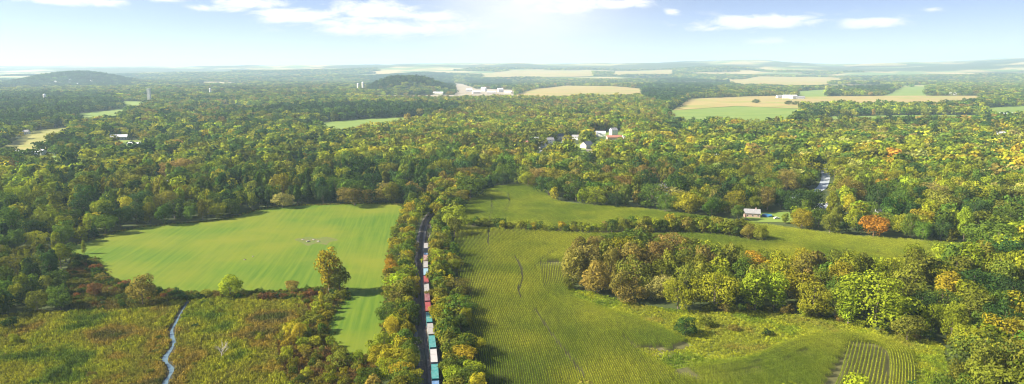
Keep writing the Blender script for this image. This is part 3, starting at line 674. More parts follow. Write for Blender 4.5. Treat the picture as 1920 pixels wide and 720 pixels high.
def tower(px, py, hgt, r, label, kind):
    x, y = unproj(px, py); z = float(height(x, y)); t = empty('tower' if kind == 'block' else 'silo', (x, y, z)); tag(t, label, 'tower' if kind == 'block' else 'silo'); BUILT.append((x, y, r*1.5))
    if kind == 'block':
        obj('shaft', MB().box(-r, r, -r, r, -2, hgt).mesh('shaft', M['concrete']), t)
        obj('parapet', MB().box(-r-.4, r+.4, -r-.4, r+.4, hgt+.003, hgt+1.2).mesh('parapet', M['wwhite']), t)
        for k in range(int(hgt/4)):
            for q in (-.45, .45): obj('window', MB().box(-.7,.7,-.08,.02,-.8,.8).mesh('window', M['glass']), t, (q*r, -r-.0, 3+k*4))
    else:
        obj('shaft', MB().tube((0,0,-2), (0,0,hgt), r, r, 20).mesh('shaft', M['concrete']), t)
        mb = MB().tube((0,0,hgt), (0,0,hgt+r*.6), r*1.03, r*.3, 20); obj('dome', mb.mesh('dome', M['rpale']), t)
        for k in range(5): obj('hoop', MB().tube((0,0,hgt*(k+.5)/5), (0,0,hgt*(k+.5)/5+.4), r*1.02, r*1.02, 20).mesh('hoop', M['rgrey']), t)
tower(281,195,50,4.5,'tall slender pale tower rising from the left woods','block')
tower(85,192,27,5,'white silo standing in the woods far left','silo')
tower(395,180,32,4.5,'slim pale silo left of centre in the far woods','silo')
tower(672,172,40,6,'pale silo just left of the wooded knoll, first of two','silo')
tower(681,171,42,6,'pale silo touching the wooded knoll, second of two','silo')
# pool, parked car and boulders
def pool():
    x, y = unproj(1438, 406); t = empty('swimming_pool', (x, y, .3)); tag(t, 'round blue above-ground swimming pool beside the pink house', 'pool'); BUILT.append((x, y, 6))
    obj('rim', MB().tube((0,0,-.3), (0,0,1.15), 3.9, 3.9, 24).mesh('rim', mat('pool_wall', (.08,.22,.5), .5)), t)
    obj('water', MB().tube((0,0,1.15), (0,0,1.17), 3.6, 3.6, 24).mesh('water', mat('pool_water', (.05,.25,.5), .1, spec=.8)), t)
pool()
def car(px, py, rz, col, label):
    x, y = unproj(px, py); t = empty('parked_car', (x, y, .3), rz); tag(t, label, 'car'); BUILT.append((x, y, 4))
    prof = [(-2.2,.35),(-2.25,.8),(-2.0,.95),(-1.7,1.0),(-1.2,1.5),(.5,1.52),(1.15,1.02),(2.1,.9),(2.25,.65),(2.2,.35)]
    v = []; n = len(prof)
    for s in (-1, 1): v += [(a, s*(.88 if b < 1.1 else .72), b) for a, b in prof]
    f = [tuple(range(n)), tuple(reversed(range(n, 2*n)))]+[(i+1, i, n+i, n+i+1) if i < n-1 else (0, n-1, 2*n-1, n) for i in range(n)]
    obj('body', mesh_of('body', v, f, (mat('car_paint', col, .3, spec=.6),)), t)
    for s in (-1, 1):
        w = MB(); yy = s*.86; w.v = [(-1.45,yy,1.05),(.95,yy,1.05),(.45,s*.76,1.45),(-1.15,s*.76,1.45)]; w.f = [(0,1,2,3)]; obj('side_window', w.mesh('side_window', M['glass']), t)
        for a in (-1.4, 1.4): obj('wheel', MB().tube((a,s*.75,.33), (a,s*.93,.33), .33, .33, 14).mesh('wheel', M['wheel']), t)
    w = MB(); w.v = [(.52,-.7,1.49),(.52,.7,1.49),(1.13,.84,1.05),(1.13,-.84,1.05)]; w.f = [(0,1,2,3)]; obj('windscreen', w.mesh('windscreen', M['glass']), t)
car(1456,411,.2,(.75,.75,.75),'white car parked right of the swimming pool')
M['stone'] = mat('pale_field_stone', (.24,.215,.19), .9, (.34,.31,.28), 2)
def stone(px, py, r, label, k):
    bm = bmesh.new(); bmesh.ops.create_icosphere(bm, subdivisions=2, radius=1); g = random.Random(k)
    for v in bm.verts: v.co = v.co*g.uniform(.75,1.15); v.co.z *= .6
    me = bpy.data.meshes.new('stone'); bm.to_mesh(me); bm.free(); me.materials.append(M['stone']); x, y = unproj(px, py, 0)
    tag(obj('field_stone', me, None, (x, y, r*.15), (0,0,k), (r*.9, r*.6, r*.6)), label, 'stone', 'stones in the hay field')
for k, (px, py, r, lb) in enumerate([(568,450,1.1,'pale stone in the worn patch, leftmost of its heap'),(578,453,1.5,'largest pale stone in the middle of the worn patch'),(588,450,1.2,'pale stone in the worn patch, behind the largest'),(597,453,1.3,'pale stone at the right end of the worn patch'),(459,487,.9,'grey stone lying alone in the hay field, left of the worn patch'),(474,481,.8,'small grey stone in the hay field beside a dark streak')]): stone(px, py, r, lb, k+3)

# ------------------------------------------------------------------ trees: where they stand
TINT = {'dark green': (.038,.076,.018), 'green': (.085,.138,.018), 'yellow green': (.215,.25,.017), 'olive': (.15,.168,.02), 'golden': (.285,.255,.018),
        'brown': (.2,.162,.034), 'orange': (.36,.2,.02), 'pale olive': (.28,.28,.07), 'russet': (.19,.09,.03)}
PAL = {'rail_left': [('olive',4),('yellow green',4),('golden',2.2),('green',2),('brown',.8),('orange',.1)],
       'rail_right': [('olive',4),('yellow green',4),('golden',1.2),('green',2.4),('brown',.6)],
       'copse': [('olive',4),('brown',4),('yellow green',2),('green',1),('golden',.5)],
       'clump': [('yellow green',4.5),('green',3),('olive',4.5),('golden',.4),('dark green',.7)],
       'hedge': [('olive',4),('green',3),('yellow green',3),('brown',1)],
       'marsh_hedge': [('olive',3),('brown',2.5),('green',2.5),('russet',.8),('dark green',2)],
       'scrub': [('olive',4),('golden',2.2),('yellow green',3),('brown',2.5),('green',1)],
       'near_left': [('dark green',4.5),('green',4),('olive',1.5),('yellow green',.8),('brown',.8)],
       'left': [('dark green',4),('green',5.5),('olive',3),('yellow green',2.0),('golden',.3),('brown',.35)],
       'right': [('green',4.2),('olive',4),('yellow green',3.2),('golden',.9),('brown',.5),('dark green',1.4),('orange',.07),('pale olive',.4)],
       'far': [('green',5),('dark green',3),('olive',3),('yellow green',1.4),('brown',.7)],
       'dark_wood': [('dark green',5),('green',1)],
       'middle': [('olive',4),('yellow green',3),('green',4),('golden',.7),('brown',1.0)]}
COPSE = G([(1064,549),(1120,562),(1200,585),(1300,588),(1420,580),(1560,598),(1575,542),(1500,526),(1420,510),(1300,486),(1180,480),(1110,492),(1075,517)])
CLUMPP = G([(1560,600),(1640,620),(1750,640),(1780,690),(1775,860),(2300,860),(2300,470),(1930,470),(1840,500),(1720,532),(1575,542)])
HEDGE = G([(882,424),(950,430),(1040,434),(1120,438),(1200,437),(1300,436),(1360,441),(1420,452)])
MHEDGE = G([(135,478),(180,492),(200,520),(240,536),(340,551),(440,551),(560,547),(634,540),(650,556),(575,575),(545,556),(450,562),(330,570),(280,582),(150,588),(110,560)])
SCRUB = G([(545,556),(600,550),(650,556),(622,588),(612,622),(626,658),(660,670),(706,664),(700,800),(560,860),(560,740),(528,700),(518,640),(560,610)])
NEARL = G([(-400,470),(0,455),(110,470),(140,480),(115,560),(150,590),(30,595),(-160,645),(-400,760)])
def rail_side(x, y):
    """signed distance from the railway (negative: its left side) and distance along it"""
    d = np.full(len(x), 1e9); s = np.zeros(len(x)); sg = np.zeros(len(x))
    tx, ty = np.gradient(RAIL[:,0]), np.gradient(RAIL[:,1])
    for i in range(0, len(RAIL), 3):
        dx, dy = x-RAIL[i,0], y-RAIL[i,1]; q = np.hypot(dx, dy); k = q < d
        d = np.where(k, q, d); s = np.where(k, sN[i], s); sg = np.where(k, np.sign(dx*ty[i]-dy*tx[i]), sg)
    return d*sg, s
def candidates(r0, r1, sp):
    hw = math.radians(41.5); n = int(r1/sp)+2
    X, Y = np.meshgrid(np.arange(-n, n+1)*sp, np.arange(0, n+1)*sp); X = X+(np.arange(X.shape[0]) % 2)[:,None]*sp*.5
    X = X+rng.uniform(-.36,.36,X.shape)*sp; Y = Y+rng.uniform(-.36,.36,Y.shape)*sp
    r = np.hypot(X, Y); k = (r >= r0) & (r < r1) & (np.abs(np.arctan2(X, Y)) < hw) & (Y > 110)
    return X[k], Y[k]
zones = [(150,440,6.6,0),(440,820,10.5,0),(820,1400,13.5,1),(1400,2700,16.5,1),(2700,4700,21,2),(4700,9800,36,3)]
TX, TY, TZn = [], [], []
for r0, r1, sp, zi in zones:
    x, y = candidates(r0, r1, sp)
    ok = np.ones(len(x), bool); hd, _ = seg_dist(HEDGE, x, y); hedge = hd < 5.5
    for p in CLEAR: 
        xs = [q[0] for q in p]; ys = [q[1] for q in p]
        if max(ys) < r0*.6: continue
        bb = (x > min(xs)) & (x < max(xs)) & (y > min(ys)) & (y < max(ys)); idx = np.nonzero(bb & ok)[0]
        if len(idx): ok[idx[inside(p, x[idx], y[idx]) & ~hedge[idx]]] = False
    for q, w in ROADS: ok &= seg_dist(q, x, y)[0] > w*.5+1.5
    for bx, by, br in BUILT: ok &= np.hypot(x-bx, y-by) > br+2.5
    # keep the view down onto each building open by thinning what stands just in front of it
    for bx, by, br in BUILT:
        l = math.hypot(bx, by); ux, uy = bx/l, by/l; al = (x-bx)*ux+(y-by)*uy; ac = np.abs((x-bx)*uy-(y-by)*ux)
        ok &= ~((al < 0) & (al > -min(l*.085, 170)) & (ac < br*.85))
    for q, w in ROADS:
        for bx, by in q[::2]:
            l = math.hypot(bx, by); ux, uy = bx/l, by/l; al = (x-bx)*ux+(y-by)*uy; ac = np.abs((x-bx)*uy-(y-by)*ux); ok &= ~((al < 0) & (al > -min(l*.09, 120)) & (ac < 5.5))
    if zi == 3: ok &= farfield(x, y) < .4
    TX.append(x[ok]); TY.append(y[ok]); TZn.append(np.full(ok.sum(), zi))
TX = np.concatenate(TX); TY = np.concatenate(TY); TZn = np.concatenate(TZn); n = len(TX)
REG = np.full(n, 'right', object); REG[TX < np.interp(TY, [0,500,900,1400], [-60,-60,40,80])] = 'left'; REG[np.hypot(TX, TY) > 1500] = 'far'
q_ = (REG == 'right') & (np.hypot(TX, TY) < 455); REG[q_ & (TX/TY < .47)] = 'copse'; REG[q_ & (TX/TY >= .47)] = 'clump'
q_ = (np.hypot(TX, TY) > 800) & (np.hypot(TX, TY) < 3000) & (TX/TY > -.24) & (TX/TY < .22); REG[q_] = 'middle'
near = np.nonzero(np.hypot(TX, TY) < 900)[0]; nx, ny = TX[near], TY[near]; sgd, sal = rail_side(nx, ny)
for nm, m_ in (('near_left', inside(NEARL, nx, ny)), ('scrub', inside(SCRUB, nx, ny)), ('marsh_hedge', inside(MHEDGE, nx, ny)), ('clump', inside(CLUMPP, nx, ny)), ('copse', inside(COPSE, nx, ny)),
               ('rail_left', (sgd < 0) & (sgd > -24) & (ny < 700)), ('rail_right', (sgd > 0) & (sgd < 20) & (ny < 700)), ('hedge', seg_dist(HEDGE, nx, ny)[0] < 5.5)):
    REG[near[m_]] = nm
for pp in ([(490,226),(600,229),(800,217),(860,216),(860,206),(700,203),(520,209)], [(-80,262),(60,243),(145,226),(150,211),(225,203),(215,184),(0,180),(-80,190)], [(1170,172),(1245,200),(1290,184),(1370,160),(1365,150),(1260,146)],
           [(1500,168),(1560,167),(1655,176),(1690,163),(1640,158),(1560,160)], [(690,174),(850,174),(850,135),(690,135)], [(0,165),(250,165),(250,130),(0,130)], [(890,165),(965,166),(960,152),(870,148)]):
    pw = [unproj(*p) for p in pp]; REG[inside(pw, TX, TY) & (np.hypot(TX, TY) > 1200)] = 'dark_wood'
TZ = height(TX, TY); BEYOND = ((REG == 'rail_left') | (REG == 'rail_right')) & (TY > 520)
PX, PY, DEP = proj(TX, TY, TZ)
HR = {'rail_left': (7,12), 'rail_right': (6.5,11.5), 'copse': (13,18.5), 'clump': (13,22), 'hedge': (7,12.5), 'marsh_hedge': (2,5), 'scrub': (2.2,7), 'near_left': (9,16.5), 'left': (14,23), 'right': (13,23), 'far': (17,24), 'dark_wood': (19,25), 'middle': (15,23)}
KD = {'rail_left': 'round round tall broad', 'rail_right': 'round round tall broad', 'copse': 'broad round broad tall', 'clump': 'broad round tall', 'hedge': 'round shrub round', 'marsh_hedge': 'shrub', 'scrub': 'shrub shrub shrub round',
      'near_left': 'round tall broad slim', 'left': 'round tall broad round broad slim round tall spire', 'right': 'round broad tall round broad', 'far': 'round broad tall', 'dark_wood': 'round tall spire', 'middle': 'round broad tall'}
tn = noise(TX, TY, 60, 77, 2); tn2 = noise(TX, TY, 170, 91, 2)
TREES = []      # x, y, z, height, width factor, kind, colour, region, fixed label
for i in range(n):
    rg = REG[i]; lo, hi = HR[rg]; h = lo+(hi-lo)*(.25*rng.random()+.75*np.clip((tn[i]-.25)/.5, 0, 1)*rng.uniform(.6,1.15)); kk = KD[rg].split(); kd = kk[rng.integers(len(kk))]
    nm, wt = zip(*PAL[rg]); wt = np.array(wt, float)
    b = (tn2[i]-.5)*2.4                        # stands of one colour
    for j, q in enumerate(nm):
        if q in ('yellow green','golden','pale olive'): wt[j] *= math.exp(2.0*b)
        if q in ('dark green','brown'): wt[j] *= math.exp(-2.0*b)
    if rg == 'copse': wt = wt*np.array([1, 1.5 if PX[i] < 1260 else .5, 1 if PX[i] < 1260 else 2.2, 1, 1])
    cn = nm[rng.choice(len(nm), p=wt/wt.sum())]
    if rg in ('copse','clump','rail_left','rail_right') and rng.random() < .18 and (rg != 'copse' or PY[i] > 540): kd, h = 'shrub', h*.42
    if kd == 'spire': cn = 'dark green'
    w = rng.uniform(.74, 1.32); h *= rng.uniform(.8, 1.18)
    if rng.random() < .15 and rg in ('left','right','far','clump'): h *= .62
    if BEYOND[i]: h *= 1.45; w *= 1.15
    if TZn[i] == 3: h = rng.uniform(15,21)
    if rg != 'hedge': TREES.append([TX[i], TY[i], TZ[i], h, w, kd, cn, rg, None, int(TZn[i])])
RAD = {'round':.4,'broad':.5,'tall':.3,'slim':.17,'shrub':.55,'spire':.2}
def thin(L, f):
    """drop trees whose crowns would sit inside a taller neighbour's"""
    cell = {}; out = []
    for t in sorted(L, key=lambda t: -t[3]):
        if t[9] or t[7] in ('marsh_hedge','scrub'): out.append(t); continue
        r = RAD[t[5]]*t[3]*t[4]; cx, cy = int(t[0]//12), int(t[1]//12); ok = True
        for a in (-1,0,1):
            for b in (-1,0,1):
                for u in cell.get((cx+a, cy+b), ()):
                    if math.hypot(t[0]-u[0], t[1]-u[1]) < (f*.74 if t[7][:4] == 'rail' else f)*(r+u[2]): ok = False; break
        if ok: cell.setdefault((cx, cy), []).append((t[0], t[1], r)); out.append(t)
    return out
TREES = thin(TREES, .64)
def along(pts, step):
    p = np.array(pts); d = np.r_[0, np.cumsum(np.hypot(*np.diff(p, axis=0).T))]; ss = np.arange(0, d[-1], step); return [(np.interp(q, d, p[:,0]), np.interp(q, d, p[:,1]), q/d[-1]) for q in ss]
for x, y, t in along(HEDGE, 3.6):               # hedgerow across the corn, taller towards the copse
    for off in (-1.8, 1.8):
        if rng.random() < .12: continue
        h = rng.uniform(4.5,8.5)+5*float(sstep(.35,.6,t)); c = [('olive',4),('green',3),('yellow green',3),('brown',1),('golden',.6)]; nm, wt = zip(*c); wt = np.array(wt)/sum(wt)
        TREES.append([x+rng.uniform(-1.5,1.5), y+off*1.5+rng.uniform(-1.5,1.5), 0.0, h, rng.uniform(.85,1.15), 'round' if h > 6 else 'shrub', nm[rng.choice(5, p=wt)], 'hedge', None, 0])
for x, y, t in along(G([(150,484),(182,500),(200,524),(245,541),(340,556),(440,557),(545,556),(600,552)]), 2.6):   # dark low hedge between hay and marsh
    for k in range(2): TREES.append([x+rng.uniform(-2,2), y-rng.uniform(0,6), 0.0, rng.uniform(1.8,4.4), rng.uniform(.9,1.4), 'shrub', ('dark green','green','brown','olive','dark green','russet')[rng.integers(6)], 'marsh_hedge', None, 0])
for x, y, t in along(G([(1330,588),(1420,584),(1500,592),(1570,602),(1650,622),(1740,640)]), 3.4):                           # low bushes at the foot of the copse
    TREES.append([x+rng.uniform(-2,2), y+rng.uniform(-1,5), 0.0, rng.uniform(2.5,5.5), rng.uniform(.9,1.4), 'shrub', ('olive','green','brown','yellow green','brown')[rng.integers(5)], 'copse' if t < .6 else 'clump', None, 0])
for s_ in np.arange(0, S_END-20, 5.2):          # past the end of the train the two rows close in over the track
    for off in (-6.2, 6.2):
        x, y, _ = rail_at(s_+rng.uniform(-1.5,1.5), off+rng.uniform(-.8,.8)); x, y = float(x), float(y)
        if y <= 520:
            x, y, _ = rail_at(s_+rng.uniform(-1.5,1.5), off*1.45+rng.uniform(-1.6,1.6)); x, y = float(x), float(y)
            TREES.append([x, y, 0.0, rng.uniform(7.5,11.5), rng.uniform(.85,1.15), 'round', ('olive','yellow green','green','golden','olive')[rng.integers(5)], 'rail_left' if off < 0 else 'rail_right', None, 0]); continue
        TREES.append([x, y, float(height(x, y)), rng.uniform(10,15), rng.uniform(.8,1.0), 'round', ('olive','yellow green','green','golden','green')[rng.integers(5)], 'rail_left' if off < 0 else 'rail_right', None, 0])
# single trees and bushes the photograph shows on their own
LONE = [(618,549,23,1.0,'tall','golden','tall golden tree standing alone at the hay field corner'),(637,551,15,.9,'round','olive','olive tree tucked behind the tall golden tree at the hay field corner'),
 (268,572,16,1.1,'round','brown','rounded brown tree between hay field and marsh'),(432,558,12,1.3,'round','yellow green','dense round yellow green tree at the hay field edge'),
 (178,556,8,1.1,'round','russet','small russet tree left of the rounded brown tree'),(110,577,10,1.0,'round','green','small green tree at the marsh end of the left woods'),
 (158,476,8.5,.9,'slim','yellow green','slim yellow green tree at the left tip of the hay field'),(548,548,7,1.2,'round','brown','low brown tree at the lower edge of the hay field'),
 (50,455,14,1.0,'slim','golden','slim golden poplar at the left wood edge'),(125,448,15,1.3,'tall','yellow green','tall yellow green tree beside the left tip of the hay field'),
 (1640,612,25,1.15,'broad','yellow green','huge spreading yellow green tree beside the small corn field'),(1590,608,15,1.0,'tall','yellow green','narrow yellow green tree hugging the huge spreading tree'),
 (1765,560,20,1.0,'broad','yellow green','broad pale-leaved tree between the huge tree and the golden one'),(1868,528,12,1.0,'round','golden','bright golden tree at the far right above the clump'),(1868,560,12,1.1,'broad','green','green tree below the bright golden tree'),
 (1838,715,21,1.15,'broad','green','great dark green tree in the lower right corner'),(1700,640,12,1.3,'round','olive','olive bushy tree at the foot of the huge spreading tree'),
 (1460,556,22,.95,'tall','yellow green','tall bright yellow green tree at the right end of the copse'),(1535,560,18,1.0,'broad','olive','olive tree right of the tall bright tree in the copse'),
 (1412,516,15,1.0,'round','orange','orange tree peeping over the back of the copse'),(1162,506,20,1.05,'broad','golden','bright golden tree towering at the back of the copse'),
 (1285,628,8.5,1.5,'round','dark green','dark green bush standing in front of the copse'),(1325,612,5,1.2,'shrub','olive','olive shrub right of the dark bush'),(1440,630,3.2,1.2,'shrub','dark green','little dark shrub alone in the meadow'),
 (1375,620,3,1.6,'shrub','brown','low brown shrub in the meadow'),(1085,520,13,1.25,'broad','brown','broad brown tree at the left tip of the copse'),(1120,545,12,1.3,'broad','brown','brown tree at the front left of the copse'),(1180,565,12,1.3,'broad','brown','brown tree in the middle of the copse front'),
 (1240,560,14,1.2,'broad','pale olive','pale olive tree in the middle of the copse'),(1290,500,15,1.2,'broad','olive','wide olive tree at the back middle of the copse'),(1345,570,12,1.1,'tall','yellow green','yellow green tree at the copse front, right half'),
 (530,389,13,1.9,'round','pale olive','wide pale olive willow behind the hay field'),(665,385,17,1.7,'broad','brown','wide brown tree behind the hay field'),(725,378,17,1.4,'broad','brown','brown tree between the willow and the railway row'),
 (1290,400,20,1.3,'broad','golden','big golden green tree in the line behind the upper corn field'),(1035,352,21,1.1,'broad','golden','golden tree at the top corner of the upper corn field'),(990,352,18,1.1,'broad','yellow green','yellow green tree left of the golden corner tree'),
 (1660,350,20,1.5,'broad','golden','wide yellow tree in the right-hand woods'),(1790,345,24,1.3,'broad','yellow green','large light green tree in the right-hand woods'),(1895,430,17,1.2,'broad','golden','golden tree at the right edge above the clump'),
 (1418,194,16,1.4,'broad','dark green','dark tree left of the white farm in the golden field'),(1478,197,16,1.3,'broad','dark green','dark tree just in front of the white farm'),(1492,197,14,1.5,'broad','green','green tree right in front of the white farm'),(1505,196,12,1.4,'round','green','green tree at the right end of the white farm'),(1735,201,16,1.3,'broad','green','lone green tree on the lower rim of the golden field'),(1805,196,15,1.1,'round','green','lone green tree at the right end of the golden field'),
 (1537,262+25,12,1.2,'round','orange','orange tree where the road vanishes'),
 (870,690,10,1.2,'round','golden','golden tree right of the train near the bottom'),(892,722,10,1.2,'round','yellow green','yellow green tree beside the corn at the bottom'),(858,655,8,1.1,'round','yellow green','smaller yellow green tree beside the train'),
 (738,700,11,1.2,'round','golden','golden tree left of the train near the bottom'),(735,520,11,1.1,'round','orange','orange tinted tree in the row left of the train'),
 (562,640,9,1.0,'round','golden','yellow tree in the scrub beside the grass tongue'),(603,580,9,.9,'slim','golden','slim yellow tree below the tall golden tree'),(545,625,5,1.2,'shrub','golden','yellow bush at the edge of the marsh'),
 (28,645,5,1.0,'round','yellow green','small yellow green tree in the marsh, far left'),(20,618,6,1.2,'round','dark green','dark green bush at the left margin of the marsh'),(488,640,3.5,1,'shrub','yellow green','small yellow green bush in the open marsh'),
 (1600,395,11,1.2,'round','green','green tree between the tiny shed and the corn line'),(1585,385,17,1.1,'round','green','dark topped tree beside the white cottage')]
TREES = [t for t in TREES if not (t[7] == 'left' and t[1] < 400)]
k_ = 0
while k_ < 90:                                  # low bushes scattered over the marsh, more along the creek
    x, y = rng.uniform(-190, 0), rng.uniform(205, 345)
    if not inside(MARSH, np.array([x]), np.array([y]))[0]: continue
    dc = seg_dist(CREEK, np.array([x]), np.array([y]))[0][0]
    if dc < 3 or (dc > 9 and rng.random() < .6): continue
    k_ += 1; TREES.append([x, y, 0.0, rng.uniform(.9,2.6), rng.uniform(.9,1.5), 'shrub', ('dark green','olive','brown','green','yellow green')[rng.integers(5)], 'marsh', None, 0])
for px, py, h, w, kd, cn, lb in LONE:
    x, y = unproj(px, py); TREES = [t for t in TREES if math.hypot(t[0]-x, t[1]-y) > min(h*.24*w, 5.5) or t[8]]
    TREES.append([x, y, float(height(x, y)), h, w, kd, cn, 'lone', lb, 0])
# which ones show most: coarse occlusion count, near to far
GW, GH = 480, 180; grid = np.zeros((GH, GW), bool)
order = sorted(range(len(TREES)), key=lambda i: TREES[i][1]); vis = np.zeros(len(TREES))
for i in order:
    x, y, z, h, w, kd = TREES[i][:6]
    if TREES[i][9] > 0: continue
    r = RAD[kd]*h*w; px, p1, dep = proj(x, y, z+h); _, p0, _ = proj(x, y, z+h*.1); rr = r*FPX/dep
    a, b, c, d = int((px-rr)/4), int((px+rr)/4)+1, int(p1/4), int(p0/4)+1; a, c = max(a, 0), max(c, 0); b, d = min(b, GW), min(d, GH)
    if a >= b or c >= d: continue
    sub = grid[c:d, a:b]; yy, xx = np.mgrid[c:d, a:b]; el = ((xx*4+2-px)/max(rr, 2))**2+((yy*4+2-(p0+p1)/2)/max((p0-p1)/2, 2))**2 <= 1
    vis[i] = (el & ~sub).sum(); sub |= el
def pick(is_shrub, k):
    c = [i for i in range(len(TREES)) if (TREES[i][5] == 'shrub') == is_shrub and (vis[i] > 3 or TREES[i][8])]
    c.sort(key=lambda i: -(vis[i]+(1e6 if TREES[i][8] else 0))); return c[:k]
CHOSEN = pick(False, 300)+pick(True, 120); cs = set(CHOSEN)
WHERE = {'rail_left': ('in the row left of the railway', 'near end', 'tree row left of the railway'), 'rail_right': ('in the row between railway and corn', 'near end', 'tree row between railway and corn'),
         'copse': ('in the copse amid the corn', 'left', 'trees of the copse'), 'clump': ('in the lower right clump', 'left', 'trees of the lower right clump'), 'hedge': ('in the hedgerow crossing the corn', 'left', 'hedgerow crossing the corn'),
         'marsh': ('in the open marsh', 'left', 'bushes in the marsh'), 'marsh_hedge': ('between hay field and marsh', 'left', 'hedge between hay field and marsh'), 'scrub': ('in the scrub below the hay field', 'left', 'scrub below the hay field'), 'near_left': ('in the dark wood beside the marsh', 'left', 'dark wood beside the marsh'),
         'left': ('at the wood edge behind the hay field', 'left', 'wood edge behind the hay field'), 'right': ('in the woods behind the corn field', 'left', 'woods behind the corn field'), 'far': ('in the distant woods', 'left', 'distant woods'), 'middle': ('in the central woods', 'left', 'central woods'), 'dark_wood': ('in the dark distant wood', 'left', 'dark distant wood')}
def ordinal(k):
    sfx = 'th' if 10 <= k % 100 <= 20 else {1:'st',2:'nd',3:'rd'}.get(k % 10, 'th'); return '%d%s' % (k, sfx)
bykey = {}
for i in CHOSEN:
    t = TREES[i]
    if not t[8]: bykey.setdefault((t[7], t[6], t[5] == 'shrub'), []).append(i)
for (rg, cn, shr), L in bykey.items():
    L.sort(key=(lambda i: TREES[i][1]) if WHERE[rg][1] == 'near end' else (lambda i: TREES[i][0]/TREES[i][1]))
    what = ('%s shrub' if shr else '%s tree') % cn
    for k, i in enumerate(L):
        TREES[i][8] = '%s %s' % (what, WHERE[rg][0]) if len(L) == 1 else '%s %s from the %s %s' % (ordinal(k+1), what, WHERE[rg][1], WHERE[rg][0])
def jitter(c, s=.1):
    k = rng.uniform(.72, 1.35); return tuple(max(.004, v*k*rng.uniform(1-s, 1+s)) for v in c)
by_kind = {}
for f_ in FORMS: by_kind.setdefault(f_[0], []).append(f_)
for i in CHOSEN:
    x, y, z, h, w, kd, cn, rg, lb, _ = TREES[i]; _, tm, cm = by_kind[kd][rng.integers(len(by_kind[kd]))]
    nm = 'shrub' if kd == 'shrub' else 'tree'
    t = empty(nm, (x, y, z), rng.uniform(0, 6.28)); e_ = rng.uniform(.88, 1.14); t.scale = (h*w*e_, h*w/e_, h)
    tag(t, lb, nm, WHERE[rg][2] if rg in WHERE else None)
    obj('trunk', tm, t); c = obj('crown', cm, t); c.color = (*jitter(TINT[cn]), 1)
rest = [TREES[i] for i in range(len(TREES)) if i not in cs]
pos = []; rz = []; sc = []; pid = []; ti = []
for x, y, z, h, w, kd, cn, rg, _, zi in rest:
    if zi == 3:
        pid.append(CLUMP[rng.integers(4)]); s = 26*w; sc.append((s, s, h*1.25)); zz = z-h*.25
    else:
        tab = MID if zi == 0 else LOWF; kd2 = kd if kd in tab else 'round'; pid.append(tab[kd2][rng.integers(3)]); ww = h*w*(1.0 if zi == 0 else 1.16 if zi == 1 else 1.5); e_ = rng.uniform(.82, 1.22); sc.append((ww*e_, ww/e_, h)); zz = z
    pos.append((x, y, zz)); rz.append(rng.uniform(0, 6.28)); ti.append(jitter(TINT[cn]))
xy = np.array(pos); lum = .8+.85*noise(xy[:,0], xy[:,1], 330, 61, 3); lum = np.where(np.hypot(xy[:,0], xy[:,1]) > 700, lum, 1.0); ti = np.array(ti)*lum[:,None]   # paler and darker stands; distant tints also lifted in place of sunlight
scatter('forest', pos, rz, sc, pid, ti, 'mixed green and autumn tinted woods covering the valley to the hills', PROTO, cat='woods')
print('TREES', len(TREES), 'chosen', len(CHOSEN))

# a bare dead tree in the marsh
g = random.Random(5); mb = MB(); mb.tube((0,0,-.2), (.3,.1,2.2), .13, .08, 6)
for i in range(9):
    a = i*2.4; z0 = .8+.18*i; p = (.3*z0/2.2, .1*z0/2.2, z0); q = (p[0]+math.cos(a)*1.5, p[1]+math.sin(a)*1.5, z0+1.6); mb.tube(p, q, .06, .025, 5)
    for k in range(2): mb.tube(tuple((a_+b_)/2 for a_, b_ in zip(p, q)), (q[0]+g.uniform(-.7,.7), q[1]+g.uniform(-.7,.7), q[2]+g.uniform(-.3,.6)), .035, .015, 4)
x, y = unproj(415, 672, 0); t = empty('dead_tree', (x, y, 0), 0, 1.7); tag(t, 'small bare whitish dead tree in the marsh', 'tree'); obj('trunk', mb.mesh('trunk', M['palebark']), t)

# ------------------------------------------------------------------ corn
def blade_mesh(blades, matr):
    v = []; f = []; sh = []
    for (x, y, z0, a, ln, up, wd, s) in blades:      # leaf that rises and arches over
        ca, sa = math.cos(a), math.sin(a); b = len(v); px_, py_ = -sa*wd, ca*wd
        for t, hz, ww in ((0, 0, .6), (.5, up, 1), (1, up*.62, .1)):
            v += [(x+ca*ln*t-px_*ww, y+sa*ln*t-py_*ww, z0+hz), (x+ca*ln*t+px_*ww, y+sa*ln*t+py_*ww, z0+hz)]
        f += [(b, b+1, b+3, b+2), (b+2, b+3, b+5, b+4)]; sh += [s, s]
    me = mesh_of('form', v, f, (matr,)); set_shade(me, sh); return me
CORNF = bpy.data.collections.new('corn_forms')
for k in range(4):
    g = random.Random(40+k); B = []
    for j in range(11):
        x = -2+4*(j+.5)/11+g.uniform(-.08,.08); y = g.uniform(-.05,.05); hh = g.uniform(.85,1.1)
        for q in range(6): B.append((x, y, hh*(.4+.27*q), g.uniform(0,6.28) if q % 2 else g.choice((1.57,-1.57))+g.uniform(-.6,.6), g.uniform(.38,.6), g.uniform(.2,.4), .055, g.random()*.7))
        for q in range(2): B.append((x, y, hh*2.0, g.uniform(0,6.28), .14, .42, .03, .95))
        B.append((x, y, .2, g.uniform(0,6.28), .05, 1.9*hh, .03, .2))
    me = blade_mesh(B, M['leaf_i']); o = bpy.data.objects.new('corn_%02d' % k, me); CORNF.objects.link(o)
GAPS = [G(p) for p in ([(966,484),(977,505),(980,527),(972,546),(977,563)], [(1002,582),(1030,625),(1062,667),(1094,708)], [(1042,472),(1018,488),(1003,505)], [(921,372),(923,395),(917,420),(915,462)], [(953,366),(956,382),(948,398)], [(1166,632),(1192,656)],
        [(1400,690),(1420,684)])]
HEAD = G([(1040,500),(1050,545),(1100,578),(1200,607),(1288,645)])
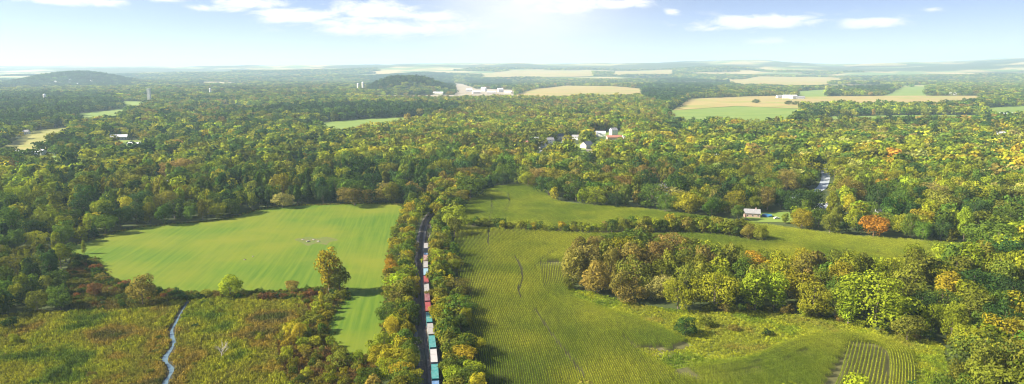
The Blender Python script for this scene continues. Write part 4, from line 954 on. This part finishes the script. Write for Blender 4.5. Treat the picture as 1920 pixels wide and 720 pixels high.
def corn_points(poly, ang, sp, rmin, rmax, head=None, wfac=1.0, avoid=None):
    xs = np.array([p[0] for p in poly]); ys = np.array([p[1] for p in poly]); c, s = math.cos(ang), math.sin(ang)
    U = xs*c+ys*s; V = -xs*s+ys*c; u, v = np.meshgrid(np.arange(U.min(), U.max(), 4.0), np.arange(V.min(), V.max(), sp))
    v = v+rng.uniform(-.06,.06,v.shape)+3.2*np.sin(u/60+.4)+.7*np.sin(u/23); u = u+rng.uniform(-.3,.3,u.shape); x = (u*c-v*s).ravel(); y = (u*s+v*c).ravel(); a = ang+np.arctan((3.2/60*np.cos(u/60+.4)+.7/23*np.cos(u/23))).ravel()
    r = np.hypot(x, y); k = (r >= rmin) & (r < rmax) & inside(poly, x, y)
    for bx, by, br in (): pass
    x, y, a = x[k], y[k], a[k]; keep = seg_dist(HEDGE, x, y)[0] > 6
    for q in GAPS: keep &= seg_dist(q, x, y)[0] > .6
    keep &= np.abs(rail_side(x, y)[0]) > 17; keep &= ~inside(PATCH, x, y)
    if avoid is not None: keep &= ~inside(avoid, x, y)
    if head is not None: keep &= seg_dist(head, x, y)[0] > 9
    return x[keep], y[keep], a[keep]
rx, ry, ra = rail_at(np.array([150., 300.])); 
MAIN = math.atan2(ry[1]-ry[0], rx[1]-rx[0])-.04
STRIPE = G([(1543,722),(1562,690),(1592,646),(1640,640),(1694,660),(1709,690),(1712,730),(1712,800),(1535,800)])
a1, b1 = unproj(1557,712,0), unproj(1592,642,0); STR = math.atan2(b1[1]-a1[1], b1[0]-a1[0])
parts = []
parts.append((*corn_points(CORN_A, MAIN, .88, 0, 480, HEAD), 1.05)); parts.append((*corn_points(CORN_A, MAIN+.5, 1.3, 480, 2000), 1.3))
def contour_rows(pts, ks, poly, smooth=10):
    hp = np.array(smooth_open(pts, smooth) if smooth else pts); hx, hy, ha = [], [], []
    tt = np.gradient(hp, axis=0); tt /= np.linalg.norm(tt, axis=1)[:,None]; dsh = np.r_[0, np.cumsum(np.hypot(*np.diff(hp, axis=0).T))]
    for k in ks:
        for s in np.arange(0, dsh[-1], 3.7):
            p = [np.interp(s, dsh, q) for q in (hp[:,0], hp[:,1], tt[:,0], tt[:,1])]; hx.append(p[0]+k*.98*p[3]); hy.append(p[1]-k*.98*p[2]); ha.append(math.atan2(p[3], p[2]))
    hx, hy, ha = map(np.array, (hx, hy, ha)); k = inside(poly, hx, hy) & ~inside(PATCH, hx, hy)
    for q in GAPS: k &= seg_dist(q, hx, hy)[0] > .6
    return hx[k], hy[k], ha[k]
parts.append((*contour_rows(HEAD, range(-9, 10), CORN_A), 1.0))
RING = G([(1300,694),(1350,686),(1425,668),(1482,644),(1560,632),(1638,634),(1696,658),(1712,690),(1713,740),(1710,800)])
ring = contour_rows(RING, range(-2, 9), CORN_B)
def corn_obj(name, parts, label):
    x = np.concatenate([p[0] for p in parts]); y = np.concatenate([p[1] for p in parts]); a = np.concatenate([p[2] for p in parts]); wf = np.concatenate([np.full(len(p[0]), p[3]) for p in parts]); m = len(x)
    t1 = noise(x, y, 35, 5, 3)[:,None]; c0, c1 = np.array((.16,.225,.022)), np.array((.32,.35,.032)); ti = c0+(c1-c0)*np.clip((t1-.28)/.44, 0, 1); ti = ti*rng.uniform(.85,1.15,(m,1))
    ti = ti*np.where(wf > 1.28, 1.22, 1.0)[:,None]
    hz = (.82+.36*noise(x, y, 14, 9, 2))*rng.uniform(.94,1.06,m)
    scatter(name, np.stack([x, y, np.full(m, .03)], 1), a+math.pi*(rng.random(m) > .5), np.stack([np.ones(m), wf*1.05, hz], 1), rng.integers(0, 4, m), ti, label, CORNF, cat='corn')
    print(name, m)
corn_obj('corn', parts, 'tall green corn in rows filling the large field')
inner = corn_points(STRIPE, STR, 1.35, 0, 900, RING); left_ = corn_points(CORN_B, STR+.9, .9, 0, 900, RING, 1, STRIPE)
corn_obj('corn', [(*ring, 1.1), (*inner, 1.0), (*left_, 1.25)], 'corn in curved and striped rows filling the small rounded field')

# ------------------------------------------------------------------ rough grass
TUFTF = bpy.data.collections.new('tuft_forms')
for k in range(4):
    g = random.Random(70+k); B = [(g.uniform(-.45,.45), g.uniform(-.45,.45), 0, g.uniform(0,6.28), g.uniform(.1,.35), g.uniform(.6,1.1), .055, g.random()) for j in range(26)]
    me = blade_mesh(B, M['leaf_i']); o = bpy.data.objects.new('tuft_%02d' % k, me); TUFTF.objects.link(o)
def tufts(name, poly, sp, cols, hr, label, avoid=(), scale=22, w=1.5):
    xs = [p[0] for p in poly]; ys = [p[1] for p in poly]; X, Y = np.meshgrid(np.arange(min(xs), max(xs), sp), np.arange(min(ys), max(ys), sp)); X = (X+rng.uniform(-.5,.5,X.shape)*sp).ravel(); Y = (Y+rng.uniform(-.5,.5,Y.shape)*sp).ravel()
    px, py, _ = proj(X, Y, 0*X); k = inside(poly, X, Y) & (px > -120) & (px < 2040) & (py < 790)
    for q in avoid: k &= ~inside(q, X, Y)
    k &= seg_dist(CREEK, X, Y)[0] > 1.1+1.0*rng.random(len(X))
    X, Y = X[k], Y[k]; m = len(X); t = np.clip((noise(X, Y, scale, 21, 4)-.22)/.56, 0, .999)*(len(cols)-1); i = t.astype(int); fr = (t-i)[:,None]; C = np.array(cols); ti = C[i]*(1-fr)+C[i+1]*fr
    ti = ti*rng.uniform(.75,1.3,(m,1)); h = rng.uniform(*hr, m)*(.6+.8*noise(X, Y, 9, 31, 2))
    scatter(name, np.stack([X, Y, np.full(m, .02)], 1), rng.uniform(0,6.28,m), np.stack([h*0+w, h*0+w, h], 1), rng.integers(0,4,m), ti, label, TUFTF, cat='grass'); print(name, m)
tufts('marsh_grass', MARSH, 1.15, [(.08,.13,.02),(.16,.235,.028),(.29,.335,.03),(.4,.4,.034),(.28,.285,.04),(.38,.29,.045),(.24,.2,.055),(.12,.14,.03)], (.7,1.7), 'tall olive and rust marsh grass on both sides of the creek')
tufts('meadow_grass', MEADOW, 1.25, [(.13,.2,.02),(.22,.29,.022),(.34,.36,.025),(.24,.27,.03),(.3,.27,.04)], (.3,.9), 'yellow green rough grass between copse and small corn field', (CORN_A, CORN_B), 16)
scr = SCRUB; tufts('scrub_grass', SCRUB, 1.3, [(.12,.13,.02),(.24,.2,.03),(.2,.12,.045),(.3,.22,.03)], (.6,1.4), 'brown and olive undergrowth in the scrub below the hay field', (HAY,), 14)
tufts('hedge_grass', MHEDGE, 1.3, [(.08,.11,.02),(.18,.18,.025),(.2,.13,.045)], (.6,1.3), 'dark rough grass along the hay field edge', (HAY, MARSH), 14)

# ragged weedy margin of the hay field
hp = np.array(HAY+HAY[:1]); dh = np.r_[0, np.cumsum(np.hypot(*np.diff(hp, axis=0).T))]; ss = np.repeat(np.arange(0, dh[-1], .45), 2)
ex = np.interp(ss, dh, hp[:,0])+rng.normal(0, 1.3, len(ss)); ey = np.interp(ss, dh, hp[:,1])+rng.normal(0, 1.3, len(ss)); m_ = len(ss); cm_ = np.array([(.14,.2,.02),(.28,.28,.03),(.2,.16,.04),(.08,.13,.02)])
scatter('margin_grass', np.stack([ex, ey, np.full(m_, .02)], 1), rng.uniform(0,6.28,m_), np.stack([np.full(m_,1.1), np.full(m_,1.1), rng.uniform(.3,1.1,m_)], 1), rng.integers(0,4,m_), cm_[rng.integers(0,4,m_)], 'uneven weedy grass along the rim of the hay field', TUFTF, cat='grass')

# ------------------------------------------------------------------ haze
hv = bpy.data.materials.new('haze'); hv.use_nodes = True; nt = hv.node_tree; nt.nodes.clear(); o = nt.nodes.new('ShaderNodeOutputMaterial'); p = nt.nodes.new('ShaderNodeVolumePrincipled')
p.inputs['Color'].default_value = (.56,.77,1.0,1); p.inputs['Density'].default_value = 7.5e-5; p.inputs['Anisotropy'].default_value = .1; nt.links.new(p.outputs[0], o.inputs['Volume'])
zmax = max(v.co.z for v in bpy.data.objects['ground'].data.vertices); zmin = min(v.co.z for v in bpy.data.objects['ground'].data.vertices)
hb = MB().box(-20500, 20500, -20500, 20500, zmin-1.2, max(zmax+35, 160)); tag(obj('haze', hb.mesh('haze', hv)), 'pale blue summer haze filling the valley air', kind='stuff')
print('zrange', zmin, zmax)
